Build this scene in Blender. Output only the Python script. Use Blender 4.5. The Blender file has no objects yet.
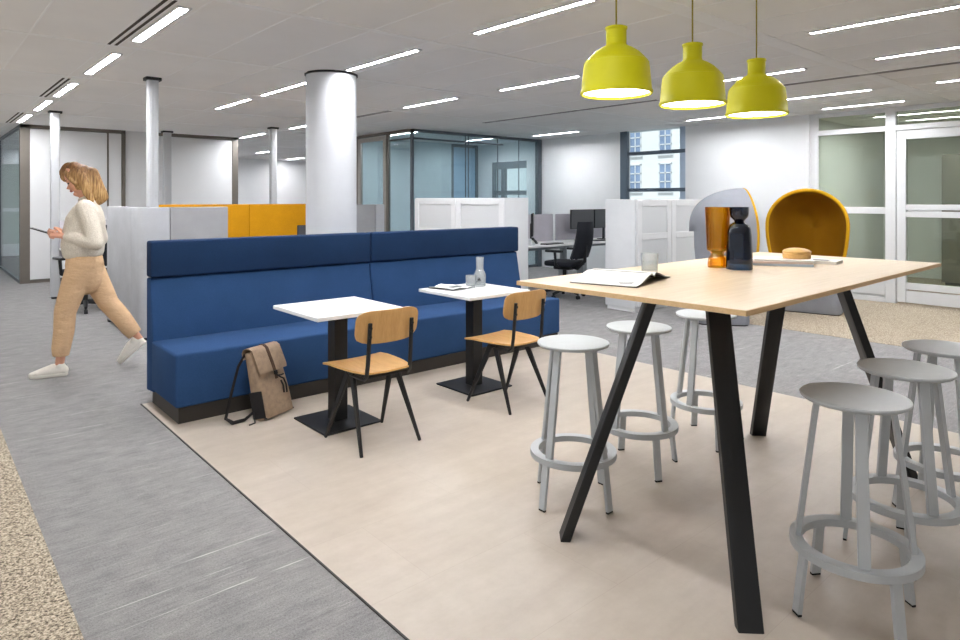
import bpy, bmesh, math, random
from mathutils import Vector, Matrix
random.seed(7)
PI = math.pi
SC = bpy.context.scene
COL = SC.collection

# ------------------------------------------------------------------ camera
CEIL = 2.73
cam_d = bpy.data.cameras.new('camera')
cam_d.sensor_width = 36.0
cam_d.lens = 652.0 / 960.0 * 36.0
cam_d.shift_y = -121.0 / 960.0
cam_d.clip_end = 300
cam = bpy.data.objects.new('camera', cam_d)
COL.objects.link(cam)
YAW = math.atan2(652.0, 745.0)          # heading of the view from +X
cam.location = (0, 0, 1.45)
cam.rotation_euler = (PI / 2, 0, math.atan2(0.752514, 0.658576) - PI / 2)
SC.camera = cam

# ------------------------------------------------------------------ world, exposure
SC.view_settings.view_transform = 'Standard'
SC.view_settings.look = 'None'
SC.view_settings.gamma = 1.0
SC.view_settings.use_curve_mapping = False
SC.view_settings.exposure = -0.08
SC.cycles.max_bounces = 10
SC.cycles.diffuse_bounces = 5
SC.cycles.glossy_bounces = 4
SC.cycles.transparent_max_bounces = 24
SC.cycles.transmission_bounces = 8
SC.cycles.sample_clamp_indirect = 6.0
SC.cycles.caustics_reflective = False
SC.cycles.caustics_refractive = False
SC.cycles.use_denoising = True
WORLD_STRENGTH = 0.8
LAMP_STRENGTH = 135.0
PENDANT_STRENGTH = 14.0
w = bpy.data.worlds.new('sky')
w.use_nodes = True
SC.world = w
bg = w.node_tree.nodes['Background']
bg.inputs['Color'].default_value = (0.93, 0.97, 1.0, 1)
bg.inputs['Strength'].default_value = WORLD_STRENGTH

sun_d = bpy.data.lights.new('sun', 'SUN'); sun_d.energy = 5.0; sun_d.angle = 0.05
sun = bpy.data.objects.new('sun', sun_d); COL.objects.link(sun)
sun.rotation_euler = (0, math.radians(-30), 0)      # steep sun on the facade across the street


# ------------------------------------------------------------------ materials
def lin(c):
    return tuple(((x / 255.0) / 12.92 if x / 255.0 <= 0.04045 else ((x / 255.0 + 0.055) / 1.055) ** 2.4) for x in c)


def base_mat(name, rgb, rough=0.5, metal=0.0, spec=0.5):
    m = bpy.data.materials.new(name); m.use_nodes = True
    b = m.node_tree.nodes['Principled BSDF']
    b.inputs['Base Color'].default_value = (*lin(rgb), 1)
    b.inputs['Roughness'].default_value = rough
    b.inputs['Metallic'].default_value = metal
    b.inputs['Specular IOR Level'].default_value = spec
    return m, m.node_tree, b


def coords(nt, scale, space='Object', rot=(0, 0, 0)):
    tc = nt.nodes.new('ShaderNodeTexCoord')
    mp = nt.nodes.new('ShaderNodeMapping')
    mp.inputs['Scale'].default_value = scale
    mp.inputs['Rotation'].default_value = rot
    nt.links.new(tc.outputs[space], mp.inputs['Vector'])
    return mp.outputs['Vector']


def noise(nt, vec, scale, detail=4, rough=0.6):
    n = nt.nodes.new('ShaderNodeTexNoise')
    n.inputs['Scale'].default_value = scale
    n.inputs['Detail'].default_value = detail
    n.inputs['Roughness'].default_value = rough
    nt.links.new(vec, n.inputs['Vector'])
    return n.outputs['Fac']


def ramp(nt, fac, stops):
    r = nt.nodes.new('ShaderNodeValToRGB')
    els = r.color_ramp.elements
    els[0].position = stops[0][0]; els[0].color = (*lin(stops[0][1]), 1)
    els[1].position = stops[-1][0]; els[1].color = (*lin(stops[-1][1]), 1)
    for p, c in stops[1:-1]:
        e = els.new(p); e.color = (*lin(c), 1)
    nt.links.new(fac, r.inputs['Fac'])
    return r.outputs['Color']


def mixc(nt, fac, a, b, mode='MIX'):
    m = nt.nodes.new('ShaderNodeMix'); m.data_type = 'RGBA'; m.blend_type = mode
    if isinstance(fac, float): m.inputs['Factor'].default_value = fac
    else: nt.links.new(fac, m.inputs['Factor'])
    nt.links.new(a, m.inputs['A']); nt.links.new(b, m.inputs['B'])
    return m.outputs['Result']


def bump(nt, b, fac, strength, dist=0.002):
    bp = nt.nodes.new('ShaderNodeBump')
    bp.inputs['Strength'].default_value = strength
    bp.inputs['Distance'].default_value = dist
    nt.links.new(fac, bp.inputs['Height'])
    nt.links.new(bp.outputs['Normal'], b.inputs['Normal'])


def plain(name, rgb, rough=0.5, metal=0.0, spec=0.5, var=0.03, vscale=6.0):
    """slightly uneven single-colour surface"""
    m, nt, b = base_mat(name, rgb, rough, metal, spec)
    f = noise(nt, coords(nt, (1, 1, 1)), vscale, 3)
    lo = tuple(max(0, c * (1 - var)) for c in rgb); hi = tuple(min(255, c * (1 + var)) for c in rgb)
    nt.links.new(ramp(nt, f, [(0.3, lo), (0.7, hi)]), b.inputs['Base Color'])
    return m


def fabric(name, rgb, var=0.1, scale=350.0, rough=0.95, bumpk=0.25, sheen=0.0):
    m, nt, b = base_mat(name, rgb, rough, 0, 0.2)
    v = coords(nt, (1, 1, 1))
    f = noise(nt, v, scale, 2); g = noise(nt, v, 3.0, 3)
    lo = tuple(c * (1 - var) for c in rgb); hi = tuple(min(255, c * (1 + var)) for c in rgb)
    c1 = ramp(nt, f, [(0.3, lo), (0.7, hi)])
    c2 = ramp(nt, g, [(0.3, (238, 238, 238)), (0.7, (255, 255, 255))])
    nt.links.new(mixc(nt, 1.0, c1, c2, 'MULTIPLY'), b.inputs['Base Color'])
    b.inputs['Sheen Weight'].default_value = sheen
    bump(nt, b, f, bumpk, 0.001)
    return m


def wood(name, a, b_, axis='x', scale=1.0, rough=0.4):
    m, nt, b = base_mat(name, a, rough, 0, 0.4)
    s = {'x': (1.2, 22, 22), 'y': (22, 1.2, 22), 'z': (22, 22, 1.2)}[axis]
    v = coords(nt, tuple(q * scale for q in s))
    f = noise(nt, v, 1.6, 6, 0.65)
    f2 = noise(nt, coords(nt, tuple(q * 4 * scale for q in s)), 2.0, 3)
    c1 = ramp(nt, f, [(0.25, a), (0.75, b_)])
    c2 = ramp(nt, f2, [(0.3, (240, 236, 230)), (0.65, (255, 255, 255))])
    nt.links.new(mixc(nt, 0.8, c1, c2, 'MULTIPLY'), b.inputs['Base Color'])
    return m


def carpet_grey():
    m, nt, b = base_mat('grey_carpet', (140, 140, 142), 1.0, 0, 0.1)
    f = noise(nt, coords(nt, (2.2, 26, 1)), 3.0, 6, 0.7)
    g = noise(nt, coords(nt, (1, 1.6, 1)), 150.0, 4, 0.85)
    h = noise(nt, coords(nt, (4.0, 6.0, 1)), 1.6, 6, 0.75)
    fn = noise(nt, coords(nt, (30, 150, 1)), 3.0, 3, 0.7)
    c1 = ramp(nt, f, [(0.25, (156, 154, 154)), (0.5, (173, 171, 170)), (0.75, (190, 187, 185))])
    c2 = ramp(nt, g, [(0.34, (150, 150, 152)), (0.5, (232, 231, 230)), (0.62, (255, 255, 255))])
    c3 = ramp(nt, fn, [(0.3, (205, 205, 207)), (0.6, (248, 248, 248)), (0.7, (255, 255, 255))])
    c4 = ramp(nt, h, [(0.35, (226, 226, 229)), (0.65, (255, 255, 255))])
    # sparse pale threads running along the boards
    st = noise(nt, coords(nt, (0.7, 75, 1)), 1.0, 3, 0.55)
    br = noise(nt, coords(nt, (3, 8, 1)), 2.0, 2)
    sm = nt.nodes.new('ShaderNodeMath'); sm.operation = 'MULTIPLY'
    r1 = ramp(nt, st, [(0.665, (0, 0, 0)), (0.69, (255, 255, 255))])
    r2 = ramp(nt, br, [(0.4, (0, 0, 0)), (0.6, (255, 255, 255))])
    nt.links.new(r1, sm.inputs[0]); nt.links.new(r2, sm.inputs[1])
    c = mixc(nt, 1.0, mixc(nt, 0.6, mixc(nt, 0.8, c1, c2, 'MULTIPLY'), c3, 'MULTIPLY'), c4, 'MULTIPLY')
    rgb = nt.nodes.new('ShaderNodeRGB'); rgb.outputs[0].default_value = (*lin((205, 203, 199)), 1)
    nt.links.new(mixc(nt, sm.outputs[0], c, rgb.outputs[0]), b.inputs['Base Color'])
    bump(nt, b, g, 0.4, 0.003)
    return m


def carpet_pebble():
    m, nt, b = base_mat('speckled_beige_carpet', (170, 155, 135), 1.0, 0, 0.1)
    f = noise(nt, coords(nt, (1, 1, 1)), 100.0, 2, 0.7)
    g = noise(nt, coords(nt, (1, 1, 1)), 130.0, 2, 0.6)
    c1 = ramp(nt, f, [(0.34, (104, 94, 84)), (0.45, (168, 155, 138)), (0.56, (202, 188, 167)), (0.7, (222, 210, 190))])
    c2 = ramp(nt, g, [(0.36, (120, 112, 104)), (0.5, (255, 255, 255))])
    nt.links.new(mixc(nt, 0.8, c1, c2, 'MULTIPLY'), b.inputs['Base Color'])
    bump(nt, b, f, 0.4, 0.003)
    return m


def vinyl():
    m, nt, b = base_mat('beige_vinyl', (205, 190, 176), 0.34, 0, 0.45)
    f = noise(nt, coords(nt, (1.0, 5.0, 1)), 1.6, 6, 0.6)
    g = noise(nt, coords(nt, (1, 1, 1)), 9.0, 5, 0.7)
    c1 = ramp(nt, f, [(0.3, (186, 174, 161)), (0.7, (197, 186, 173))])
    c2 = ramp(nt, g, [(0.35, (246, 245, 243)), (0.65, (255, 255, 255))])
    br = nt.nodes.new('ShaderNodeTexBrick')
    nt.links.new(coords(nt, (1, 1, 1)), br.inputs['Vector'])
    br.inputs['Color1'].default_value = (1, 1, 1, 1); br.inputs['Color2'].default_value = (0.985, 0.98, 0.975, 1)
    br.inputs['Mortar'].default_value = (0.90, 0.88, 0.86, 1)
    br.inputs['Scale'].default_value = 1.0
    br.inputs['Mortar Size'].default_value = 0.0018
    br.inputs['Mortar Smooth'].default_value = 0.6
    br.inputs['Brick Width'].default_value = 1.0
    br.inputs['Row Height'].default_value = 0.5
    c = mixc(nt, 1.0, mixc(nt, 1.0, c1, c2, 'MULTIPLY'), br.outputs['Color'], 'MULTIPLY')
    nt.links.new(c, b.inputs['Base Color'])
    rr = nt.nodes.new('ShaderNodeMapRange')
    rr.inputs['To Min'].default_value = 0.30; rr.inputs['To Max'].default_value = 0.44
    nt.links.new(g, rr.inputs['Value']); nt.links.new(rr.outputs['Result'], b.inputs['Roughness'])
    return m


def emit(name, rgb, strength):
    m = bpy.data.materials.new(name); m.use_nodes = True
    nt = m.node_tree; nt.nodes.clear()
    o = nt.nodes.new('ShaderNodeOutputMaterial'); e = nt.nodes.new('ShaderNodeEmission')
    e.inputs['Color'].default_value = (*lin(rgb), 1); e.inputs['Strength'].default_value = strength
    nt.links.new(e.outputs[0], o.inputs['Surface'])
    return m


def glass(name, tint, refl=1.0, rough=0.0, body=None, bodymix=0.0, ior=1.45, edge=None):
    """see-through pane: tinted transparency with a fresnel reflection"""
    m = bpy.data.materials.new(name); m.use_nodes = True
    nt = m.node_tree; nt.nodes.clear()
    o = nt.nodes.new('ShaderNodeOutputMaterial')
    t = nt.nodes.new('ShaderNodeBsdfTransparent'); t.inputs['Color'].default_value = (*lin(tint), 1)
    if edge:                                  # longer way through the wall at the silhouette
        lw = nt.nodes.new('ShaderNodeLayerWeight'); lw.inputs['Blend'].default_value = 0.5
        nt.links.new(ramp(nt, lw.outputs['Facing'], [(0.08, tint), (0.75, edge)]), t.inputs['Color'])
    g = nt.nodes.new('ShaderNodeBsdfGlossy'); g.inputs['Roughness'].default_value = rough
    g.inputs['Color'].default_value = (refl, refl, refl, 1)
    fr = nt.nodes.new('ShaderNodeFresnel')
    ge = nt.nodes.new('ShaderNodeNewGeometry'); mr = nt.nodes.new('ShaderNodeMapRange')   # same reflection on both faces of a pane
    mr.inputs['To Min'].default_value = ior; mr.inputs['To Max'].default_value = 1.0 / ior
    nt.links.new(ge.outputs['Backfacing'], mr.inputs['Value']); nt.links.new(mr.outputs['Result'], fr.inputs['IOR'])
    mx = nt.nodes.new('ShaderNodeMixShader')
    nt.links.new(fr.outputs[0], mx.inputs[0])
    src = t.outputs[0]
    if body:
        d = nt.nodes.new('ShaderNodeBsdfDiffuse'); d.inputs['Color'].default_value = (*lin(body), 1)
        m2 = nt.nodes.new('ShaderNodeMixShader'); m2.inputs[0].default_value = bodymix
        nt.links.new(src, m2.inputs[1]); nt.links.new(d.outputs[0], m2.inputs[2]); src = m2.outputs[0]
    nt.links.new(src, mx.inputs[1]); nt.links.new(g.outputs[0], mx.inputs[2])
    nt.links.new(mx.outputs[0], o.inputs['Surface'])
    return m


def perforated(name, rgb, dark):
    m, nt, b = base_mat(name, rgb, 0.5)
    f = nt.nodes.new('ShaderNodeTexVoronoi'); f.inputs['Scale'].default_value = 90.0
    f.inputs['Randomness'].default_value = 0.0
    nt.links.new(coords(nt, (1, 1, 1)), f.inputs['Vector'])
    nt.links.new(ramp(nt, f.outputs['Distance'], [(0.28, dark), (0.36, rgb)]), b.inputs['Base Color'])
    return m


def hair_mat():
    m, nt, b = base_mat('blond_hair', (180, 140, 85), 0.5, 0, 0.4)
    f = noise(nt, coords(nt, (60, 60, 6)), 1.5, 4, 0.6)
    c = ramp(nt, f, [(0.3, (120, 84, 48)), (0.5, (178, 138, 86)), (0.7, (214, 178, 122))])
    tc = nt.nodes.new('ShaderNodeTexCoord'); sx = nt.nodes.new('ShaderNodeSeparateXYZ')
    nt.links.new(tc.outputs['Object'], sx.inputs[0])
    mr = nt.nodes.new('ShaderNodeMapRange'); mr.inputs['From Min'].default_value = 1.56; mr.inputs['From Max'].default_value = 1.72
    nt.links.new(sx.outputs['Z'], mr.inputs['Value'])
    roots = ramp(nt, mr.outputs['Result'], [(0.0, (255, 255, 255)), (1.0, (150, 128, 112))])   # darker grown-out roots
    nt.links.new(mixc(nt, 1.0, c, roots, 'MULTIPLY'), b.inputs['Base Color'])
    bump(nt, b, f, 0.6, 0.006)
    return m


def knit():
    m, nt, b = base_mat('cream_knit', (226, 216, 200), 0.95, 0, 0.2)
    f = noise(nt, coords(nt, (1, 1, 1)), 120.0, 3, 0.7)
    g = noise(nt, coords(nt, (9, 9, 4)), 1.0, 4, 0.6)
    nt.links.new(ramp(nt, f, [(0.3, (206, 195, 178)), (0.65, (236, 227, 212))]), b.inputs['Base Color'])
    s = nt.nodes.new('ShaderNodeMath'); s.operation = 'MULTIPLY_ADD'
    s.inputs[1].default_value = 0.15; nt.links.new(f, s.inputs[0]); nt.links.new(g, s.inputs[2])
    bump(nt, b, s.outputs[0], 0.6, 0.02)
    return m


def twill():
    m, nt, b = base_mat('tan_twill', (222, 186, 146), 0.9, 0, 0.2)
    g = noise(nt, coords(nt, (5, 5, 14)), 1.0, 4, 0.6)
    f = noise(nt, coords(nt, (1, 1, 1)), 200.0, 2)
    nt.links.new(ramp(nt, f, [(0.3, (208, 171, 132)), (0.7, (226, 192, 154))]), b.inputs['Base Color'])
    bump(nt, b, g, 0.7, 0.03)
    return m


M = {}
M['white_wall'] = plain('white_paint', (236, 237, 238), 0.75, 0, 0.3, 0.008, 2.0)
M['ceil'] = plain('ceiling_tile', (248, 247, 245), 0.9, 0, 0.2, 0.012, 1.1)
M['ceil_bar'] = plain('ceiling_bar', (253, 253, 252), 0.6, 0, 0.3, 0.01)
M['carpet'] = carpet_grey()
M['pebble'] = carpet_pebble()
M['vinyl'] = vinyl()
M['white'] = plain('white_lacquer', (230, 231, 232), 0.4, 0, 0.4, 0.006)
M['pole'] = plain('pole_aluminium', (200, 202, 205), 0.45, 0, 0.4, 0.01)
M['white_top'] = plain('white_tabletop', (243, 243, 243), 0.35, 0, 0.45, 0.006)
M['off_white'] = plain('pale_grey_metal', (222, 224, 226), 0.45, 0, 0.4, 0.01)
M['perf'] = perforated('perforated_metal', (226, 228, 229), (170, 173, 176))
M['light_frame'] = plain('light_housing', (205, 205, 205), 0.4, 0.2, 0.5, 0.01)
M['diffuser'] = emit('light_diffuser', (250, 251, 255), LAMP_STRENGTH)
M['diffuser_slim'] = emit('slim_light_diffuser', (250, 251, 255), LAMP_STRENGTH * 1.5)
M['slot'] = plain('dark_slot', (62, 54, 48), 0.7, 0, 0.3, 0.05)
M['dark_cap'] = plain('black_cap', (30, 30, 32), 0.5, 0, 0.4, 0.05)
M['taupe_frame'] = plain('taupe_frame', (112, 106, 98), 0.5, 0.2, 0.5, 0.02)
M['grey_frame'] = plain('steel_grey_frame', (92, 100, 106), 0.45, 0.2, 0.5, 0.02)
M['steel'] = plain('brushed_steel', (170, 165, 158), 0.35, 0.6, 0.5, 0.02)
M['win_frame'] = plain('blue_grey_frame', (84, 98, 112), 0.5, 0.1, 0.5, 0.02)
M['win_frame_pale'] = plain('pale_blue_frame', (176, 194, 214), 0.5, 0.1, 0.5, 0.02)
M['pane'] = glass('clear_pane', (240, 246, 248), 0.9)
M['pane_side'] = glass('side_pane', (240, 246, 248), 0.9, 0.0, None, 0, 1.10)
M['pane_teal'] = glass('teal_pane', (232, 241, 243), 0.9, 0.0, (196, 214, 220), 0.11)
M['pane_green'] = glass('green_pane', (230, 236, 226), 0.9, 0.0, (160, 170, 152), 0.06)
M['blue_panel'] = plain('pale_blue_board', (160, 190, 215), 0.4, 0, 0.4, 0.02)
M['blue_grey_wall'] = plain('blue_grey_paint', (198, 210, 214), 0.7, 0, 0.3, 0.02)
M['facade'] = plain('facade_render', (240, 240, 238), 0.9, 0, 0.2, 0.02, 0.3)
M['facade_glass'] = plain('facade_glazing', (136, 154, 182), 0.2, 0, 0.6, 0.1, 1.0)
M['blue'] = fabric('blue_wool', (46, 76, 118), 0.10, 420.0, 0.95, 0.2)
M['blue_seat'] = M['blue']
M['blue_shaded'] = fabric('blue_wool_shaded', (30, 53, 86), 0.10, 420.0, 0.95, 0.2)  # same wool as the blue, shade of the upright headrest put into colour
M['plinth'] = plain('dark_plinth', (48, 44, 40), 0.5, 0, 0.4, 0.04)
M['grey_felt'] = fabric('grey_screen_felt', (168, 168, 170), 0.07, 240.0)
M['grey_felt_lit'] = fabric('grey_screen_felt_lit', (190, 192, 196), 0.05, 240.0)  # grey screen felt with the light on its left face put into colour
M['orange_felt'] = fabric('ochre_screen_felt', (194, 136, 16), 0.07, 240.0)
M['lilac_felt'] = fabric('lilac_grey_felt', (196, 192, 200), 0.05, 240.0)
M['pod_grey'] = fabric('grey_pod_felt', (152, 155, 162), 0.06, 300.0)
M['mustard'] = fabric('mustard_felt', (160, 112, 18), 0.08, 300.0)
M['mustard_rim'] = fabric('mustard_piping', (214, 162, 30), 0.06, 300.0)
M['black'] = plain('black_powder_coat', (24, 24, 25), 0.45, 0, 0.4, 0.04)
M['black_mesh'] = fabric('black_mesh_fabric', (46, 48, 54), 0.1, 300.0)
M['black_plastic'] = plain('black_plastic', (28, 29, 32), 0.5, 0, 0.4, 0.04)
M['screen'] = plain('dark_screen', (62, 63, 66), 0.35, 0, 0.5, 0.02)
M['desk_leg'] = plain('grey_desk_metal', (150, 156, 160), 0.4, 0.3, 0.5, 0.02)
M['maple'] = wood('pale_maple', (224, 202, 174), (236, 217, 191), 'x', 0.5, 0.32)
M['maple_edge'] = wood('ply_edge', (214, 178, 130), (228, 196, 150), 'x', 2.0, 0.5)
M['oak'] = wood('oak_ply', (204, 158, 98), (222, 178, 118), 'y', 1.0, 0.38)
M['oak_back'] = wood('oak_ply_upright', (196, 150, 92), (214, 170, 112), 'z', 1.0, 0.38)
M['wood_box'] = wood('turned_wood', (218, 172, 104), (232, 190, 124), 'x', 2.0, 0.45)
M['stool'] = plain('grey_powder_coat', (190, 194, 197), 0.42, 0, 0.45, 0.015, 12.0)
M['rubber'] = plain('black_rubber', (30, 30, 30), 0.7, 0, 0.3, 0.03)
M['lamp_olive'] = plain('yellow_rubber', (202, 198, 6), 0.55, 0, 0.35, 0.02)
M['lamp_inner'] = plain('pale_lamp_lining', (240, 238, 205), 0.6, 0, 0.3, 0.01)
M['lamp_glow'] = emit('lamp_glow', (255, 250, 232), PENDANT_STRENGTH)
M['cord'] = plain('olive_textile_cord', (150, 140, 60), 0.8, 0, 0.2, 0.03)
M['amber'] = glass('amber_glass', (250, 228, 136), 1.0, 0.02, (206, 146, 16), 0.08, 1.5, (216, 166, 44))
M['smoke'] = glass('smoky_blue_glass', (104, 136, 168), 1.0, 0.02, (20, 34, 52), 0.06, 1.5, (60, 76, 96))
M['clear_glass'] = glass('clear_glass', (250, 251, 251), 1.0, 0.0, (252, 253, 253), 0.22, 1.45, (226, 232, 234))
M['water'] = glass('water', (246, 249, 250), 1.0, 0.0, (230, 235, 238), 0.04, 1.33)
M['paper'] = plain('white_paper', (240, 239, 236), 0.8, 0, 0.2, 0.01)
M['paper_edge'] = plain('paper_edge', (216, 214, 210), 0.85, 0, 0.2, 0.02)
M['cover_blue'] = plain('pale_blue_cover', (200, 216, 236), 0.4, 0, 0.4, 0.03)
M['cover_pink'] = plain('pinkish_cover', (226, 208, 202), 0.4, 0, 0.4, 0.05)
M['cover_dark'] = plain('dark_cover', (52, 44, 42), 0.4, 0, 0.4, 0.05)
M['ink'] = plain('printed_ink', (104, 106, 110), 0.7, 0, 0.2, 0.05)
M['bag'] = plain('taupe_canvas', (152, 130, 108), 0.62, 0, 0.35, 0.07, 30.0)
M['bag_dark'] = plain('black_canvas', (34, 32, 33), 0.7, 0, 0.3, 0.06, 30.0)
M['strap'] = plain('brown_webbing', (74, 56, 44), 0.8, 0, 0.2, 0.06, 40.0)
M['skin'] = plain('skin', (218, 162, 134), 0.5, 0, 0.35, 0.03, 14.0)
M['lip'] = plain('lips', (182, 98, 88), 0.45, 0, 0.4, 0.03)
M['brow'] = plain('eyebrow_brown', (104, 76, 52), 0.7, 0, 0.2, 0.05)
M['eye_dark'] = plain('lashes', (52, 38, 32), 0.5, 0, 0.4, 0.05)
M['hair'] = hair_mat()
M['knit'] = knit()
M['twill'] = twill()
M['shoe'] = plain('cream_leather', (232, 226, 214), 0.55, 0, 0.35, 0.03, 20.0)
M['sole'] = plain('white_sole', (222, 216, 204), 0.7, 0, 0.3, 0.03)
M['lace'] = plain('shoe_lace', (214, 206, 192), 0.8, 0, 0.2, 0.03)
M['phone_body'] = plain('phone_black', (26, 26, 30), 0.25, 0, 0.5, 0.03)

# ------------------------------------------------------------------ mesh helpers
ID = Matrix.Identity(4)


def T(x=0, y=0, z=0): return Matrix.Translation((x, y, z))
def RZ(a): return Matrix.Rotation(a, 4, 'Z')
def RX(a): return Matrix.Rotation(a, 4, 'X')
def RY(a): return Matrix.Rotation(a, 4, 'Y')


class MB:
    def __init__(s): s.bm = bmesh.new()

    def add(s, t, X=None, bev=0.0, seg=2, ang=30):
        if bev > 0:
            es = [e for e in t.edges if len(e.link_faces) == 2 and e.calc_face_angle(0) > math.radians(ang)]
            bmesh.ops.bevel(t, geom=es, offset=bev, segments=seg, profile=0.5, affect='EDGES', clamp_overlap=True)
        if X is not None: bmesh.ops.transform(t, matrix=X, verts=t.verts)
        me = bpy.data.meshes.new('t'); t.to_mesh(me); t.free()
        s.bm.from_mesh(me); bpy.data.meshes.remove(me)
        return s

    def box(s, lo, hi, bev=0.0, seg=2, X=None):
        t = bmesh.new(); bmesh.ops.create_cube(t, size=1.0)
        for v in t.verts:
            v.co = Vector([lo[i] + (v.co[i] + 0.5) * (hi[i] - lo[i]) for i in range(3)])
        return s.add(t, X, bev, seg)

    def lathe(s, prof, n=32, X=None, cap0=True, cap1=True):
        t = bmesh.new(); rings = []
        for r, z in prof:
            rings.append([t.verts.new((r * math.cos(2 * PI * k / n), r * math.sin(2 * PI * k / n), z)) for k in range(n)])
        for a, b in zip(rings, rings[1:]):
            for k in range(n): t.faces.new((a[k], a[(k + 1) % n], b[(k + 1) % n], b[k]))
        if cap0: t.faces.new(rings[0][::-1])
        if cap1: t.faces.new(rings[-1])
        bmesh.ops.recalc_face_normals(t, faces=t.faces)
        return s.add(t, X)

    def tube(s, pts, rad, n=10, ry=1.0, up=(0, 0, 1), X=None, round_caps=False):
        pts = [Vector(p) for p in pts]
        if not isinstance(rad, (list, tuple)): rad = [rad] * len(pts)
        rad = [(r if isinstance(r, (list, tuple)) else (r, r * ry)) for r in rad]
        if round_caps:
            d0 = (pts[0] - pts[1]).normalized(); d1 = (pts[-1] - pts[-2]).normalized()
            P = []; Rr = []
            for a in (80, 55, 28):
                c, q = math.cos(math.radians(a)), math.sin(math.radians(a))
                P.append(pts[0] + d0 * rad[0][0] * q); Rr.append((rad[0][0] * c, rad[0][1] * c))
            P += pts; Rr += rad
            for a in (28, 55, 80):
                c, q = math.cos(math.radians(a)), math.sin(math.radians(a))
                P.append(pts[-1] + d1 * rad[-1][0] * q); Rr.append((rad[-1][0] * c, rad[-1][1] * c))
            pts, rad = P, Rr
        t = bmesh.new(); rings = []; u = Vector(up)
        for i, p in enumerate(pts):
            if i == 0: d = pts[1] - pts[0]
            elif i == len(pts) - 1: d = pts[-1] - pts[-2]
            else: d = (pts[i + 1] - pts[i]).normalized() + (pts[i] - pts[i - 1]).normalized()
            d.normalize()
            sx = u.cross(d)
            if sx.length < 1e-4: sx = Vector((1, 0, 0)).cross(d)
            if sx.length < 1e-4: sx = Vector((0, 1, 0)).cross(d)
            sx.normalize(); sy = d.cross(sx).normalized()
            rx, ry_ = rad[i]
            rings.append([t.verts.new(p + sx * rx * math.cos(2 * PI * k / n) + sy * ry_ * math.sin(2 * PI * k / n)) for k in range(n)])
        for a, b in zip(rings, rings[1:]):
            for k in range(n): t.faces.new((a[k], a[(k + 1) % n], b[(k + 1) % n], b[k]))
        t.faces.new(rings[0][::-1]); t.faces.new(rings[-1])
        bmesh.ops.recalc_face_normals(t, faces=t.faces)
        return s.add(t, X)

    def bar(s, p0, p1, w0, h0, w1=None, h1=None, side=(1, 0, 0), bev=0.0, X=None, flat=False):
        """rectangular bar; w along side, h across; flat keeps both ends horizontal"""
        p0, p1 = Vector(p0), Vector(p1); w1 = w1 or w0; h1 = h1 or h0
        d = (p1 - p0).normalized(); a = Vector(side)
        if flat:
            a = Vector((a.x, a.y, 0)).normalized(); b = Vector((-a.y, a.x, 0))
        else:
            a = (a - d * a.dot(d)).normalized(); b = d.cross(a).normalized()
        t = bmesh.new(); q = []
        for p, w_, h_ in ((p0, w0, h0), (p1, w1, h1)):
            q.append([t.verts.new(p + a * sx * w_ / 2 + b * sy * h_ / 2) for sx, sy in ((-1, -1), (1, -1), (1, 1), (-1, 1))])
        for k in range(4): t.faces.new((q[0][k], q[0][(k + 1) % 4], q[1][(k + 1) % 4], q[1][k]))
        t.faces.new(q[0][::-1]); t.faces.new(q[1])
        bmesh.ops.recalc_face_normals(t, faces=t.faces)
        return s.add(t, X, bev, 1)

    def prism(s, poly, z0, z1, bev=0.0, seg=2, X=None):
        t = bmesh.new()
        a = [t.verts.new((x, y, z0)) for x, y in poly]; b = [t.verts.new((x, y, z1)) for x, y in poly]
        n = len(poly)
        for k in range(n): t.faces.new((a[k], a[(k + 1) % n], b[(k + 1) % n], b[k]))
        t.faces.new(a[::-1]); t.faces.new(b)
        bmesh.ops.recalc_face_normals(t, faces=t.faces)
        return s.add(t, X, bev, seg)

    def grid(s, rows, X=None, close=False):
        t = bmesh.new()
        r = [[t.verts.new(p) for p in row] for row in rows]
        for a, b in zip(r, r[1:]):
            for k in range(len(a) - 1): t.faces.new((a[k], a[k + 1], b[k + 1], b[k]))
        return s.add(t, X)

    def slab(s, rows, th, X=None):
        """closed slab from a grid of points, thickened along -normal"""
        t = bmesh.new()
        r = [[t.verts.new(p) for p in row] for row in rows]
        for a, b in zip(r, r[1:]):
            for k in range(len(a) - 1): t.faces.new((a[k], a[k + 1], b[k + 1], b[k]))
        t.normal_update()
        bmesh.ops.solidify(t, geom=list(t.faces), thickness=th)
        bmesh.ops.recalc_face_normals(t, faces=t.faces)
        return s.add(t, X)

    def build(s, name, mat, parent=None, smooth=38):
        me = bpy.data.meshes.new(name); s.bm.to_mesh(me); s.bm.free()
        return link_mesh(name, me, mat, parent, smooth)

    def blend(s, name, mat, parent=None, voxel=0.006, it=6, fac=0.5, smooth=180):
        """fuse everything into one continuous skin"""
        me = bpy.data.meshes.new('t'); s.bm.to_mesh(me); s.bm.free()
        o = bpy.data.objects.new('t', me); COL.objects.link(o)
        m = o.modifiers.new('r', 'REMESH'); m.mode = 'VOXEL'; m.voxel_size = voxel
        if it:
            q = o.modifiers.new('s', 'SMOOTH'); q.factor = fac; q.iterations = it
        dg = bpy.context.evaluated_depsgraph_get()
        res = bpy.data.meshes.new_from_object(o.evaluated_get(dg)); res.name = name
        bpy.data.objects.remove(o); bpy.data.meshes.remove(me)
        return link_mesh(name, res, mat, parent, smooth)


def link_mesh(name, me, mat, parent, smooth):
    me.materials.clear()
    for m_ in (mat if isinstance(mat, list) else [mat]): me.materials.append(m_)
    for p in me.polygons: p.use_smooth = True
    if smooth < 180: me.set_sharp_from_angle(angle=math.radians(smooth))
    o = bpy.data.objects.new(name, me); COL.objects.link(o)
    if parent: o.parent = parent
    return o


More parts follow.
